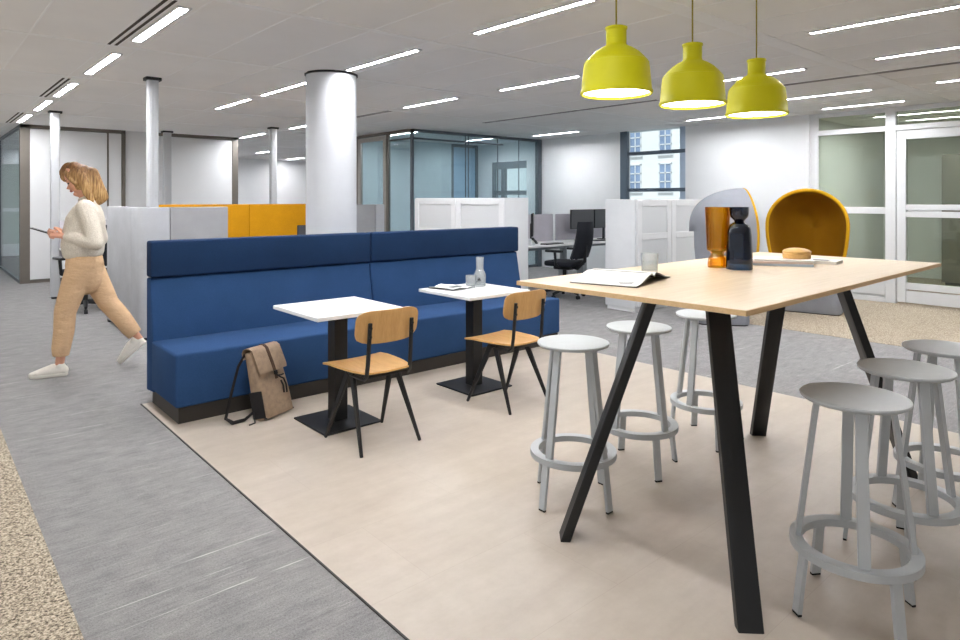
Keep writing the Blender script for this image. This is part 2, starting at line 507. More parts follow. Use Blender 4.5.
def thing(name, label, cat, loc=(0, 0, 0), rz=0.0, group=None):
    o = bpy.data.objects.new(name, None); COL.objects.link(o)
    o.empty_display_size = 0.1
    o.location = loc; o.rotation_euler = (0, 0, rz)
    return tag(o, label, cat, group)


def tag(o, label, cat, group=None, kind=None):
    o['label'] = label; o['category'] = cat
    if group: o['group'] = group
    if kind: o['kind'] = kind
    return o


def struct(o, label=None, cat=None):
    o['kind'] = 'structure'
    if label: o['label'] = label
    if cat: o['category'] = cat
    return o


KIDS = {}


def dup(root, loc, rz, label, group=None):
    def rec(o, par):
        c = o.copy(); COL.objects.link(c)
        if par: c.parent = par
        for ch in o.children: rec(ch, c)
        return c
    r = rec(root, None)
    r.location = loc; r.rotation_euler = (0, 0, rz); r['label'] = label
    if group: r['group'] = group
    return r


def rrect(w, h, r, n=5, cx=0.0, cy=0.0):
    out = []
    for sx, sy, a0 in ((1, 1, 0), (-1, 1, 90), (-1, -1, 180), (1, -1, 270)):
        for k in range(n + 1):
            a = math.radians(a0 + 90 * k / n)
            out.append((cx + sx * (w / 2 - r) + r * math.cos(a), cy + sy * (h / 2 - r) + r * math.sin(a)))
    return out


# ================================================================== SETTING
XW = 10.25                                  # window wall plane
YF = 20.4                                   # far wall plane
struct(MB().box((-2.6, -3.2, -0.12), (10.55, 21, 0)).box((10.55, -3.2, -0.12), (15, 4.6, 0)).build('floor', M['carpet']), 'heathered grey carpet floor with pale streaks running under the whole office', 'floor')
struct(MB().box((1.232, -3.2, 0.0), (4.872, 5.03, 0.004)).build('floor_vinyl', M['vinyl']), 'beige vinyl floor field under the blue bench and high table', 'floor')
struct(MB().box((-2.6, -3.2, 0.0), (0.432, 14, 0.003)).build('floor_speckled', M['pebble']), 'speckled beige carpet strip at the lower left edge of the photo', 'floor')
struct(MB().box((7.335, -3.2, 0.0), (14.9, 4.6, 0.003)).build('floor_speckled', M['pebble']), 'speckled beige carpet field in front of the white glazed door', 'floor')
struct(MB().box((1.227, -3.2, 0.0), (1.2335, 5.04, 0.006)).build('trim_1', M['plinth']), 'thin dark edge strip between grey carpet and beige vinyl', 'trim')

ceil = struct(MB().box((-2.6, -3.2, CEIL), (10.55, 21, CEIL + 0.1)).box((10.55, -3.2, CEIL), (15, 4.4, CEIL + 0.1)).build('ceiling', M['ceil']), 'white tiled office ceiling with narrow metal bars', 'ceiling')
mb = MB()
for k in range(-3, 10):
    y = 2.42 + 1.835 * k
    wd = 0.07 if k in (0,) else 0.03
    mb.box((-2.6, y - wd, CEIL - 0.006), (10.25 if y > 4.2 else 14.9, y + wd, CEIL + 0.001), 0.002, 1)
mb.build('ceiling_bar', M['ceil_bar'], ceil)
mb = MB()
for k in range(-2, 7):
    for off in (-0.13, 0.10, 0.65, 1.27):
        x = 1.37 + 1.945 * k + off
        mb.box((x - 0.006, -3.2, CEIL - 0.003), (x + 0.006, 20.4 if x < 10.2 else 4.2, CEIL + 0.001))
mb.build('ceiling_seam', M['ceil_bar'], ceil)

# far wall with a glazed door seen through the left glass
struct(MB().box((-2.6, YF, 0), (1.60, YF + 0.15, CEIL)).box((2.42, YF, 0), (10.3, YF + 0.15, CEIL)).box((1.60, YF, 2.42), (2.42, YF + 0.15, CEIL)).build('wall_back', M['white_wall']), 'white far wall at the back of the office', 'wall')
dr = MB()
dr.box((1.60, YF - 0.05, 0), (1.67, YF + 0.05, 2.42)).box((2.35, YF - 0.05, 0), (2.42, YF + 0.05, 2.42)).box((1.67, YF - 0.05, 2.34), (2.35, YF + 0.05, 2.42)).box((1.67, YF - 0.05, 0), (2.35, YF + 0.05, 0.30)).box((1.67, YF - 0.05, 1.13), (2.35, YF + 0.05, 1.22))
d1 = struct(dr.build('door_1', M['white']), 'white framed glazed door in the far wall at the photo left edge', 'door')
MB().box((1.67, YF - 0.01, 0.30), (2.35, YF + 0.01, 1.13)).build('pane', M['pane_green'], d1)
MB().box((1.67, YF - 0.01, 1.22), (2.35, YF + 0.01, 2.34)).build('pane', M['pane_green'], d1)
struct(MB().box((1.0, YF + 1.6, 0), (3.2, YF + 1.7, CEIL)).build('wall_beyond', M['blue_grey_wall']))

struct(MB().box((0.6, -3.3, 0), (15, -3.2, CEIL)).build('wall_sky_block', M['white_wall']), 'unseen white wall added behind the viewer to block sky light', 'wall')  # unseen wall, added to keep sky light from entering behind the camera
# enclosed room on the left: taupe posts, white panels
yb = 13.55
b = struct(MB().box((1.56, yb, 0.06), (2.737, yb + 0.06, 2.66), 0.004, 1).box((2.765, yb, 0.06), (2.975, yb + 0.06, 2.66), 0.004, 1).build('wall_left_panels', M['white_wall']), 'white wall panels between taupe posts behind the walking person', 'wall')
MB().box((1.42, yb - 0.02, 0), (1.56, yb + 0.10, CEIL)).box((2.737, yb - 0.005, 0), (2.765, yb + 0.05, 2.68)).box((2.975, yb - 0.02, 0), (3.04, yb + 0.08, CEIL)).box((1.42, yb - 0.02, 2.67), (3.04, yb + 0.06, CEIL)).box((1.56, yb - 0.005, 0), (2.975, yb + 0.05, 0.05)).build('frame', M['taupe_frame'], b)
struct(MB().box((3.04, yb + 0.03, 0), (3.72, yb + 0.10, CEIL)).build('wall_left_recess', M['white_wall']), 'white recessed wall piece between the panelled walls', 'wall')
b = struct(MB().box((3.72, yb, 0.06), (5.03, yb + 0.06, 2.66), 0.004, 1).build('wall_left_board', M['white_wall']), 'wide white wall panel beside the dark post above the grey screens', 'wall')
MB().box((5.03, yb - 0.02, 0), (5.15, yb + 0.10, CEIL)).box((3.60, yb - 0.02, 2.67), (5.15, yb + 0.06, CEIL)).box((3.60, yb, 0), (5.03, yb + 0.05, 0.05)).build('frame', M['taupe_frame'], b)
struct(MB().box((5.10, yb + 0.06, 0), (5.16, YF, CEIL)).build('wall_left_side', M['white_wall']))
b = struct(MB().box((1.42, yb + 0.10, 0), (1.47, YF, 0.05)).box((1.42, yb + 0.10, 2.68), (1.47, YF, CEIL)).box((1.42, yb + 3.4, 0.05), (1.47, yb + 3.45, 2.68)).build('wall_left_glass', M['grey_frame']), 'glass side wall of the room at the photo left edge', 'wall')
MB().box((1.435, yb + 0.10, 0.05), (1.45, YF, 2.68)).build('pane', M['pane_side'], b)

# ---- window wall on the right
wy0, wy1 = 6.24, 7.62                       # window beside the desks
gy0, gy1 = 10.15, 11.28                     # window inside the glass room
o = MB()
o.box((XW, 4.15, 0), (XW + 0.3, wy0, CEIL)).box((XW, wy1, 0), (XW + 0.3, gy0, CEIL)).box((XW, gy1, 0), (XW + 0.3, YF, CEIL))
o.box((XW, wy0, 0), (XW + 0.3, wy1, 0.9)).box((XW, gy0, 0), (XW + 0.3, gy1, 0.9)).box((XW, gy0, 2.30), (XW + 0.3, gy1, CEIL))
struct(o.build('wall_right', M['white_wall']), 'white window wall behind the desks on the right', 'wall')
o = MB()
o.box((XW - 0.02, wy1 - 0.16, 0.9), (XW + 0.05, wy1, CEIL)).box((XW + 0.02, wy0, 0.9), (XW + 0.1, wy1, 0.97))
o.box((XW + 0.01, wy0, 2.27), (XW + 0.09, wy1 - 0.17, 2.335)).box((XW + 0.01, wy0, 1.585), (XW + 0.09, wy1 - 0.17, 1.65))
wn = struct(o.build('window_1', M['win_frame']), 'tall window with dark blue grey frame overlooking a white facade', 'window')
MB().box((XW + 0.02, wy0, 0.97), (XW + 0.2, wy0 + 0.12, CEIL)).build('window_frame', M['win_frame_pale'], wn)
MB().box((XW + 0.045, wy0 + 0.12, 0.97), (XW + 0.055, wy1 - 0.17, CEIL)).build('pane', M['pane'], wn)
o = MB()
o.box((XW + 0.0, gy0, 2.14), (XW + 0.08, gy1, 2.30)).box((XW, gy0, 1.54), (XW + 0.08, gy1, 1.64)).box((XW, 10.86, 0.9), (XW + 0.08, 10.97, 2.14)).box((XW, gy0, 0.9), (XW + 0.08, gy1, 0.97)).box((XW, gy1 - 0.06, 0.9), (XW + 0.08, gy1, 2.14))
wn = struct(o.build('window_2', M['grey_frame']), 'grey framed window inside the glass meeting room', 'window')
MB().box((XW + 0.035, gy0, 0.97), (XW + 0.045, gy1, 2.14)).build('pane', M['pane'], wn)

# ---- glazed wall and door at far right
xg = 10.3
b = MB()
for y0, y1, z0, z1 in ((4.04, 4.17, 0, CEIL), (3.01, 3.14, 0, CEIL), (1.55, 1.66, 0, CEIL), (3.14, 4.04, 2.665, CEIL), (1.66, 3.01, 2.665, CEIL), (3.14, 4.04, 2.40, 2.475), (1.66, 3.01, 2.40, 2.475), (3.14, 4.04, 1.24, 1.335), (3.14, 4.04, 0.10, 0.31), (3.14, 4.04, 0, 0.07)):
    b.box((xg, y0, z0), (xg + 0.09, y1, z1), 0.004, 1)
b.box((xg + 0.03, 3.14, 0.07), (xg + 0.06, 4.04, 0.12))
b = struct(b.build('wall_right_glazed', M['white']), 'white framed glass wall left of the glazed door at far right', 'wall')
MB().box((xg + 0.04, 3.14, 0.31), (xg + 0.05, 4.04, 1.24)).box((xg + 0.04, 3.14, 1.335), (xg + 0.05, 4.04, 2.40)).box((xg + 0.04, 3.14, 2.475), (xg + 0.05, 4.04, 2.665)).box((xg + 0.04, 1.66, 2.475), (xg + 0.05, 3.01, 2.665)).build('pane', M['pane_green'], b)
dd = MB()
for y0, y1, z0, z1 in ((2.885, 2.995, 0.03, 2.39), (1.67, 1.78, 0.03, 2.39), (1.78, 2.885, 2.27, 2.39), (1.78, 2.885, 1.30, 1.375), (1.78, 2.885, 1.20, 1.28), (1.78, 2.885, 0.21, 0.30), (1.78, 2.885, 0.03, 0.19)):
    dd.box((xg - 0.01, y0, z0), (xg + 0.07, y1, z1), 0.004, 1)
dd = struct(dd.build('door_2', M['white']), 'white framed glazed sliding door at the far right edge', 'door')
MB().box((xg + 0.025, 1.78, 0.30), (xg + 0.035, 2.885, 1.20)).box((xg + 0.025, 1.78, 1.375), (xg + 0.035, 2.885, 2.27)).build('pane', M['pane_green'], dd)
# room beyond that glass
struct(MB().box((14.0, -1.5, 0), (14.1, 4.6, CEIL)).box((xg + 0.1, 4.3, 0), (14.0, 4.4, CEIL)).build('wall_right_room', M['white_wall']))
t = thing('storage_cabinet', 'dark cupboard standing behind the glass of the far right door', 'cabinet', (13.4, 2.3, 0))
MB().box((-0.3, -1.1, 0.05), (0.3, 0.85, 2.2), 0.01).build('body', M['taupe_frame'], t)
MB().box((-0.33, -1.08, 0.10), (-0.3, -0.13, 2.15), 0.006).build('door', M['slot'], t)
MB().box((-0.33, -0.11, 0.10), (-0.3, 0.83, 2.15), 0.006).build('door', M['taupe_frame'], t)
MB().box((-0.28, -1.05, 0), (0.28, 0.8, 0.05)).build('plinth', M['black'], t)

# ---- glass meeting room
gx, gyy = 6.88, 9.72
b = MB()
b.box((gx - 0.02, gyy, CEIL - 0.055), (XW, gyy + 0.05, CEIL)).box((gx - 0.02, gyy, 0), (XW, gyy + 0.05, 0.05))
b.box((XW - 0.11, gyy - 0.03, 0), (XW, gyy + 0.06, CEIL)).box((gx - 0.02, gyy, 0), (gx + 0.03, gyy + 0.05, CEIL))
b.box((gx, gyy + 0.01, 2.545), (9.15, gyy + 0.04, 2.575))
for x in (8.15, 8.22, 9.0, 9.6): b.box((x, gyy + 0.015, 0.05), (x + 0.012, gyy + 0.035, CEIL - 0.05))
b = struct(b.build('wall_glass_front', M['grey_frame']), 'front glass wall of the tinted meeting room', 'wall')
MB().box((gx + 0.03, gyy + 0.02, 0.05), (XW - 0.1, gyy + 0.03, CEIL - 0.05)).build('pane', M['pane_teal'], b)
b = MB()
b.box((gx - 0.02, gyy + 0.05, CEIL - 0.055), (gx + 0.03, 11.75, CEIL)).box((gx - 0.02, gyy + 0.05, 0), (gx + 0.03, 10.55, 0.05))
b.box((gx - 0.02, 10.49, 0), (gx + 0.03, 10.56, CEIL)).box((gx - 0.02, 11.6, 0), (gx + 0.03, 11.75, CEIL)).box((gx, gyy + 0.05, 2.545), (gx + 0.02, 10.5, 2.575))
b = struct(b.build('wall_glass_side', M['taupe_frame']), 'side glass wall of the meeting room next to its door', 'wall')
MB().box((gx, gyy + 0.05, 0.05), (gx + 0.01, 10.49, CEIL - 0.05)).build('pane', M['pane_teal'], b)
dd = MB()
dd.box((gx - 0.03, 10.57, 0.01), (gx + 0.02, 10.66, 2.66)).box((gx - 0.03, 11.48, 0.01), (gx + 0.02, 11.59, 2.66)).box((gx - 0.03, 10.66, 2.58), (gx + 0.02, 11.48, 2.66)).box((gx - 0.03, 10.66, 0.01), (gx + 0.02, 11.48, 0.1))
dd = struct(dd.build('door_3', M['steel']), 'steel framed glass door of the meeting room right of the white column', 'door')
MB().box((gx - 0.01, 10.66, 0.1), (gx, 11.48, 2.58)).build('pane', M['pane_teal'], dd)
MB().tube([(gx - 0.03, 11.53, 1.08), (gx - 0.09, 11.53, 1.08), (gx - 0.09, 11.40, 1.08)], 0.011, 8).box((gx - 0.04, 11.50, 1.0), (gx - 0.03, 11.56, 1.16)).build('door_handle', M['white'], dd)
# back of the meeting room
struct(MB().box((gx, 11.80, 0), (9.45, 11.87, CEIL)).build('wall_meeting_back', M['blue_grey_wall']), 'blue grey back wall seen through the meeting room glass', 'wall')
b = struct(MB().box((9.45, 11.78, 0), (9.50, 11.88, CEIL)).box((10.19, 11.78, 0), (XW, 11.88, CEIL)).box((9.50, 11.78, 2.66), (10.19, 11.88, CEIL)).build('wall_meeting_glazed', M['grey_frame']))
MB().box((9.50, 11.82, 0), (10.19, 11.84, 2.66)).build('pane', M['blue_panel'], b)

# ---- round column
col = struct(MB().lathe([(0.255, 0), (0.255, CEIL - 0.02)], 64, T(3.27, 6.06, 0)).build('column', M['white_wall']), 'round white column behind the blue bench', 'column')
col.data.materials[0] = plain('column_paint', (206, 208, 212), 0.7, 0, 0.3, 0.008)
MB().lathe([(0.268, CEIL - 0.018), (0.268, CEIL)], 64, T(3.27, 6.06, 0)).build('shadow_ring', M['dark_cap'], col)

# ---- facade across the street
fc = thing('exterior_building', 'white building facade seen through the tall window', 'building', (40, 27, -12))
MB().box((0, -40, 0), (8, 40, 34)).build('wall', M['facade'], fc)
for r in range(-2, 3):
    for c in range(-3, 5):
        y = 1.42 + c * 2.52; z = 12 + 3.0 + r * 2.62
        fr = MB()
        fr.box((-0.06, y - 0.52, z - 0.98), (0.02, y - 0.44, z + 0.98)).box((-0.06, y + 0.44, z - 0.98), (0.02, y + 0.52, z + 0.98))
        for zz in (-0.98, -0.36, 0.26, 0.90): fr.box((-0.06, y - 0.52, z + zz), (0.02, y + 0.52, z + zz + 0.08))
        fr.box((-0.06, y - 0.04, z - 0.9), (0.02, y + 0.04, z + 0.9)).box((-0.12, y - 0.62, z - 1.1), (0.02, y + 0.62, z - 0.98))
        fo = fr.build('window', M['white'], fc)
        MB().box((-0.03, y - 0.44, z - 0.9), (0.01, y + 0.44, z + 0.9)).build('pane', M['facade_glass'], fo)

# ================================================================== CEILING FIXTURES
def ceiling_light(x, y0, y1, label):
    wide = abs(x - 1.37) < 0.1
    b = 0.031 if wide else 0.021; f = b + 0.016
    t = thing('ceiling_light', label, 'light', (x, (y0 + y1) / 2, CEIL), 0, 'linear ceiling lights')
    h = (y1 - y0) / 2
    MB().box((-f, -h - 0.02, -0.010), (-b, h + 0.02, 0)).box((b, -h - 0.02, -0.010), (f, h + 0.02, 0)).box((-b, -h - 0.02, -0.010), (b, -h, 0)).box((-b, h, -0.010), (b, h + 0.02, 0)).build('frame', M['light_frame'], t)
    MB().box((-b, -h, -0.004), (b, h, -0.001)).build('diffuser', M['diffuser' if wide else 'diffuser_slim'], t)


LIGHTS = [
    (1.38, 4.58, 5.78, 'white linear ceiling light beside the double slot, at the photo top left corner'),
    (1.37, 6.42, 7.62, 'second linear ceiling light from the top left corner, just below the first'),
    (1.37, 8.35, 9.55, 'third linear ceiling light in the row above the walking person'),
    (1.37, 10.05, 11.25, 'fourth linear ceiling light in the row above the walking person'),
    (1.37, 11.95, 13.15, 'farthest linear ceiling light in the row, by the left glass wall'),
    (3.28, 2.66, 3.80, 'linear ceiling light at the top middle of the photo, left of the first yellow pendant'),
    (3.27, 4.55, 5.72, 'linear ceiling light just right of the top of the round column'),
    (3.27, 6.60, 7.80, 'linear ceiling light just left of the top of the round column'),
    (3.27, 8.20, 9.40, 'linear ceiling light above the ochre screens, behind the round column'),
    (5.22, 0.95, 2.10, 'linear ceiling light at the top right, above the glazed door'),
    (5.22, 4.42, 5.60, 'linear ceiling light left of the first yellow pendant shade'),
    (5.20, 6.40, 7.55, 'linear ceiling light in front of the glass meeting room corner'),
    (5.20, 10.0, 11.2, 'linear ceiling light at the back, left of the round column near the far wall'),
    (5.20, 12.3, 13.5, 'linear ceiling light farthest back left of the round column'),
    (6.62, 0.95, 2.09, 'thin linear ceiling light below the brightest strip at the top right'),
    (6.60, 2.72, 3.90, 'thin linear ceiling light between the second and third yellow pendants'),
    (8.46, 0.90, 2.08, 'short linear ceiling light at the right edge above the glass wall'),
    (8.44, 2.72, 3.90, 'thin linear ceiling light right behind the third yellow pendant'),
    (9.73, 2.75, 3.75, 'linear ceiling light closest to the glazed wall at right'),
    (7.25, 9.9, 11.1, 'linear ceiling light inside the glass meeting room'),
    (3.27, 15.0, 16.2, 'added linear ceiling light inside the panelled room at left'),  # lamp put in to light the inside of the panelled room
    (7.25, 13.5, 14.7, 'linear ceiling light by the far wall behind the meeting room'),
    (7.25, 16.5, 17.7, 'linear ceiling light deepest in the office by the far wall'),
    (1.37, 2.75, 3.93, 'linear ceiling light in front of the blue bench, above the top edge of the photo'),
    (1.37, 0.92, 2.10, 'linear ceiling light above the grey carpet aisle near the camera'),
    (12.2, 2.2, 3.4, 'linear ceiling light in the room behind the glazed door'),
    (11.3, 2.4, 3.6, 'added linear ceiling light just behind the white glazed wall at right'),  # added to brighten the dim room seen through the green glass
    (13.0, 0.2, 1.4, 'added linear ceiling light deep in the room behind the glazed door'),  # another lamp added for the dim room past the glazed door
    (9.2, 9.95, 11.1, 'added linear ceiling light inside the meeting room by its window'),  # extra lamp put in to lift the meeting room
    (9.2, 12.5, 13.7, 'added linear ceiling light behind the meeting room near the window wall'),  # extra lamp put in for more light in the back area
    (9.5, 4.60, 5.75, 'added linear ceiling light along the window wall right of the tall window'),  # added wall washer, brightens the window wall behind the pods
    (9.5, 8.05, 9.2, 'added linear ceiling light along the window wall above the desk monitors'),  # added wall washer, brightens the wall behind the desks
    (6.9, 18.3, 19.5, 'added linear ceiling light nearest the far wall, left of the column'),  # added to brighten the left part of the far wall
    (9.2, 18.8, 20.0, 'added linear ceiling light nearest the far wall by the window wall'),  # added to brighten the far wall on the window side
    (1.9, 16.5, 17.7, 'added linear ceiling light behind the white panels near the side glass'),  # extra lamp put in to light the room behind the side glass
    (2.2, 18.7, 19.9, 'added linear ceiling light in front of the glazed door at the far left'),  # added to brighten the view through the left glass
    (5.20, 16.0, 17.2, 'added linear ceiling light at the back beside the panelled room'),  # extra lamp put in to brighten the depth of the office
]
for L in LIGHTS: ceiling_light(*L)

def vent(x, y0, y1, label):
    t = thing('ceiling_vent', label, 'vent', (x, (y0 + y1) / 2, CEIL), 0, 'double slot ceiling vents')
    h = (y1 - y0) / 2
    MB().box((-0.05, -h, -0.004), (0.05, h, 0)).build('frame', M['ceil_bar'], t)
    for s in (-0.026, 0.026):
        MB().box((s - 0.011, -h + 0.01, -0.0065), (s + 0.011, h - 0.01, -0.003)).build('slot', M['slot'], t)


for V_ in [(1.262, 4.43, 6.07, 'double black slot vent at the photo top left corner, beside the brightest strip'),
           (1.25, 8.05, 9.72, 'double slot vent halfway along the row at left, above the walking person'),
           (1.24, 11.7, 13.4, 'farthest double slot vent at left, by the glass side wall'),
           (7.38, 1.60, 3.42, 'double slot vent above the glazed wall at right'),
           (7.25, 4.80, 8.20, 'long slot vent in front of the window wall behind the pendants'),
           (5.24, 7.95, 8.95, 'slot vent near the meeting room corner, right of the column')]:
    vent(*V_)

# ------------------------------------------------------------------ power poles
def pole(x, y, w_, d_, label, foot=True):
    t = thing('power_pole', label, 'pole', (x, y, 0), 0, 'white ceiling power poles')
    MB().prism(rrect(w_, d_, 0.02, 3), 0.03, CEIL - 0.03).box((-w_ / 2 + 0.03, -d_ / 2 - 0.004, 0.03), (-w_ / 2 + 0.045, -d_ / 2 + 0.004, CEIL - 0.03)).box((w_ / 2 - 0.045, -d_ / 2 - 0.004, 0.03), (w_ / 2 - 0.03, -d_ / 2 + 0.004, CEIL - 0.03)).build('shaft', M['pole'], t)
    MB().prism(rrect(w_ + 0.05, d_ + 0.05, 0.02, 3), CEIL - 0.03, CEIL).build('cap', M['dark_cap'], t)
    MB().prism(rrect(w_ - 0.02, d_ - 0.02, 0.02, 3), 0.0, 0.03).build('foot', M['dark_cap'], t)


pole(1.60, 11.24, 0.115, 0.115, 'white power pole standing left of the walking person')
pole(1.935, 7.475, 0.105, 0.105, 'white power pole rising from the grey screens, nearest of the poles')
pole(3.66, 13.15, 0.13, 0.13, 'white power pole against the white panels, just behind the nearest pole')
pole(4.90, 11.22, 0.11, 0.11, 'white power pole left of the round column, behind the ochre screens')

# ================================================================== BENCH
bx0, bx1 = 1.285, 4.932
bench = thing('bench', 'long blue upholstered bench with high back along the grey screens', 'bench', ((bx0 + bx1) / 2, 4.78, 0))
H2 = (bx1 - bx0) / 2


def YZ(poly, x0, x1, bev, seg=3):
    """extrude a (y,z) outline along x"""
    m = MB(); m.prism([(y, z) for y, z in poly], x0, x1, bev, seg, Matrix(((0, 0, 1, 0), (1, 0, 0, 0), (0, 1, 0, 0), (0, 0, 0, 1))))
    return m


MB().box((-H2 + 0.015, 4.425 - 4.78, 0), (H2 - 0.02, 5.02 - 4.78, 0.105)).build('plinth', M['plinth'], bench)
YZ([(4.415 - 4.78, 0.105), (4.98 - 4.78, 0.105), (4.98 - 4.78, 0.452), (4.415 - 4.78, 0.452)], -H2 - 0.005, H2 + 0.005, 0.018).build('seat', M['blue_seat'], bench)
for x0, x1 in ((-H2, -0.02), (-0.014, H2)):
    YZ([(4.95 - 4.78, 0.09), (5.12 - 4.78, 0.075), (5.12 - 4.78, 0.885), (5.03 - 4.78, 0.885), (4.95 - 4.78, 0.46)], x0, x1, 0.014).build('backrest', M['blue'], bench)
    YZ([(5.00 - 4.78, 0.89), (5.125 - 4.78, 0.89), (5.125 - 4.78, 1.15), (5.00 - 4.78, 1.15)], x0, x1, 0.016).build('headrest', M['blue_shaded'], bench)

# ================================================================== SCREENS
sb = thing('acoustic_screen', 'grey upholstered corner screen behind the left end of the blue bench', 'partition', (2.2, 7.6, 0))
arc = [(1.76 + 0.09 - 0.09 * math.cos(a), 7.25 + 0.09 - 0.09 * math.sin(a)) for a in [math.radians(q) for q in range(0, 91, 15)]]
inn = [(1.82 + 0.04 - 0.04 * math.cos(a), 7.31 + 0.04 - 0.04 * math.sin(a)) for a in [math.radians(q) for q in range(90, -1, -15)]]
sh = lambda P_: [(x - 2.2, y - 7.6) for x, y in P_]
MB().prism(sh([(1.76, 7.62)] + arc + [(2.045, 7.25), (2.045, 7.31)] + inn + [(1.82, 7.62)]), 0.03, 1.365, 0.008).build('corner_panel', M['grey_felt_lit'], sb)
MB().box((1.76 - 2.2, 7.625 - 7.6, 0.03), (1.82 - 2.2, 8.72 - 7.6, 1.365), 0.008).build('side_panel', M['grey_felt_lit'], sb)
MB().box((2.052 - 2.2, 7.25 - 7.6, 0.03), (2.65 - 2.2, 7.31 - 7.6, 1.365), 0.010).build('front_panel', M['grey_felt'], sb)
MB().box((1.765 - 2.2, 8.66 - 7.6, 0), (1.815 - 2.2, 8.72 - 7.6, 0.03)).box((2.5 - 2.2, 7.255 - 7.6, 0), (2.6 - 2.2, 7.305 - 7.6, 0.03)).box((1.80 - 2.2, 7.275 - 7.6, 0), (1.92 - 2.2, 7.30 - 7.6, 0.03)).build('foot', M['black'], sb)
t = thing('acoustic_screen', 'ochre upholstered screen between the grey screen and the white column', 'partition', (3.7, 9.33, 0))
MB().box((-1.3, -0.03, 0.03), (0.0, 0.03, 1.375), 0.010).build('panel', M['orange_felt'], t)
MB().box((0.004, -0.03, 0.03), (1.3, 0.03, 1.375), 0.010).build('panel', M['orange_felt'], t)
MB().box((-1.25, -0.02, 0), (-1.15, 0.02, 0.03)).box((1.15, -0.02, 0), (1.25, 0.02, 0.03)).build('foot', M['black'], t)
t = thing('acoustic_screen', 'grey upholstered screen right of the white column, before the meeting room door', 'partition', (5.6, 9.33, 0))
MB().box((-0.5, -0.03, 0.03), (0.235, 0.03, 1.36), 0.010).build('panel', M['grey_felt'], t)
MB().box((0.24, -0.03, 0.03), (0.41, 0.03, 1.36), 0.010).build('panel', M['grey_felt_lit'], t)
MB().box((-0.45, -0.02, 0), (-0.35, 0.02, 0.03)).box((0.3, -0.02, 0), (0.4, 0.02, 0.03)).build('foot', M['black'], t)

# ================================================================== STORAGE CABINETS
def cabinet_doors(t, n, wd, z0, z1, face, X):
    """doors laid along local x on the plane y=face, facing -y"""
    for k in range(n):
        x0 = k * wd + 0.006; x1 = (k + 1) * wd - 0.006
        d = MB()
        for a in ((x0, z0, x0 + 0.10, z1), (x1 - 0.10, z0, x1, z1), (x0 + 0.10, z1 - 0.08, x1 - 0.10, z1), (x0 + 0.10, z0, x1 - 0.10, z0 + 0.09), (x0 + 0.10, (z0 + z1) / 2 + 0.17, x1 - 0.10, (z0 + z1) / 2 + 0.25), (x0 + 0.10, (z0 + z1) / 2 - 0.27, x1 - 0.10, (z0 + z1) / 2 - 0.20)):
            d.box((a[0], face - 0.02, a[1]), (a[2], face, a[3]), 0.003, 1, X)
        d = d.build('door', M['white'], t)
        MB().box((x0 + 0.09, face - 0.008, z0 + 0.04), (x1 - 0.09, face - 0.001, z1 - 0.04), 0, 1, X).build('perforated_panel', M['perf'], d)


t = thing('storage_cabinet', 'white cabinet with perforated doors behind the right end of the blue bench', 'cabinet', (5.845, 6.18, 0))
MB().box((0, 0, 0.06), (0.43, 2.0, 1.465), 0.006).build('body', M['off_white'], t)
MB().box((0.02, 0.02, 0), (0.41, 1.98, 0.06)).build('plinth', M['white'], t)
cabinet_doors(t, 2, 1.0, 0.08, 1.455, -0.001, T(0, 2.0, 0) @ RZ(-PI / 2))
t = thing('storage_cabinet', 'long white cabinet with perforated doors behind the high table', 'cabinet', (6.955, 4.95, 0))
MB().box((0, 0, 0.05), (3.2, 0.47, 1.445), 0.006).build('body', M['off_white'], t)
MB().box((0.02, 0.02, 0), (3.18, 0.45, 0.05)).build('plinth', M['white'], t)
cabinet_doors(t, 4, 0.79, 0.07, 1.435, -0.001, T(0.02, 0, 0))

# ================================================================== DESKS BEHIND
def desk(x, y, w_, d_, rz, label, screen_h=1.19, screen=None):
    t = thing('desk', label, 'desk', (x, y, 0), rz, 'white sit stand desks')
    MB().box((-w_ / 2, -d_ / 2, 0.715), (w_ / 2, d_ / 2, 0.74), 0.004, 1).build('desktop', M['white_top'], t)
    MB().box((-w_ / 2 + 0.1, -0.04, 0.64), (w_ / 2 - 0.1, 0.04, 0.712)).build('beam', M['desk_leg'], t)
    for s in (-1, 1):
        xx = s * (w_ / 2 - 0.2)
        MB().box((xx - 0.05, -0.07, 0.045), (xx + 0.05, 0.07, 0.45), 0.008).box((xx - 0.035, -0.05, 0.45), (xx + 0.035, 0.05, 0.712), 0.006).box((xx - 0.04, -d_ / 2 + 0.06, 0.0), (xx + 0.04, d_ / 2 - 0.06, 0.045), 0.008).build('leg', M['desk_leg'], t)
    if screen:
        q = thing('desk_screen', screen, 'desk screen', (x, y, 0), rz, 'screens behind the white desks')
        for s in (-1, 1):
            MB().box((min(0, s * w_ / 2) + 0.004, d_ / 2 + 0.005, 0.60), (max(0, s * w_ / 2) - 0.004, d_ / 2 + 0.035, screen_h), 0.006).build('panel', M['lilac_felt'], q)
        MB().box((-0.3, d_ / 2 - 0.06, 0.69), (-0.26, d_ / 2 + 0.006, 0.7145)).box((0.26, d_ / 2 - 0.06, 0.69), (0.3, d_ / 2 + 0.006, 0.7145)).build('clamp', M['desk_leg'], q)
    return t


desk(7.55, 7.20, 1.56, 0.8, 0, 'white desk with lilac grey screen right of the blue bench end', 1.19, 'lilac grey desk screen behind the desk phone, right of the blue bench end')
desk(9.18, 7.20, 1.56, 0.8, 0, 'white desk under the twin monitors beside the window wall', 1.19, 'lilac grey desk screen behind the twin monitors')


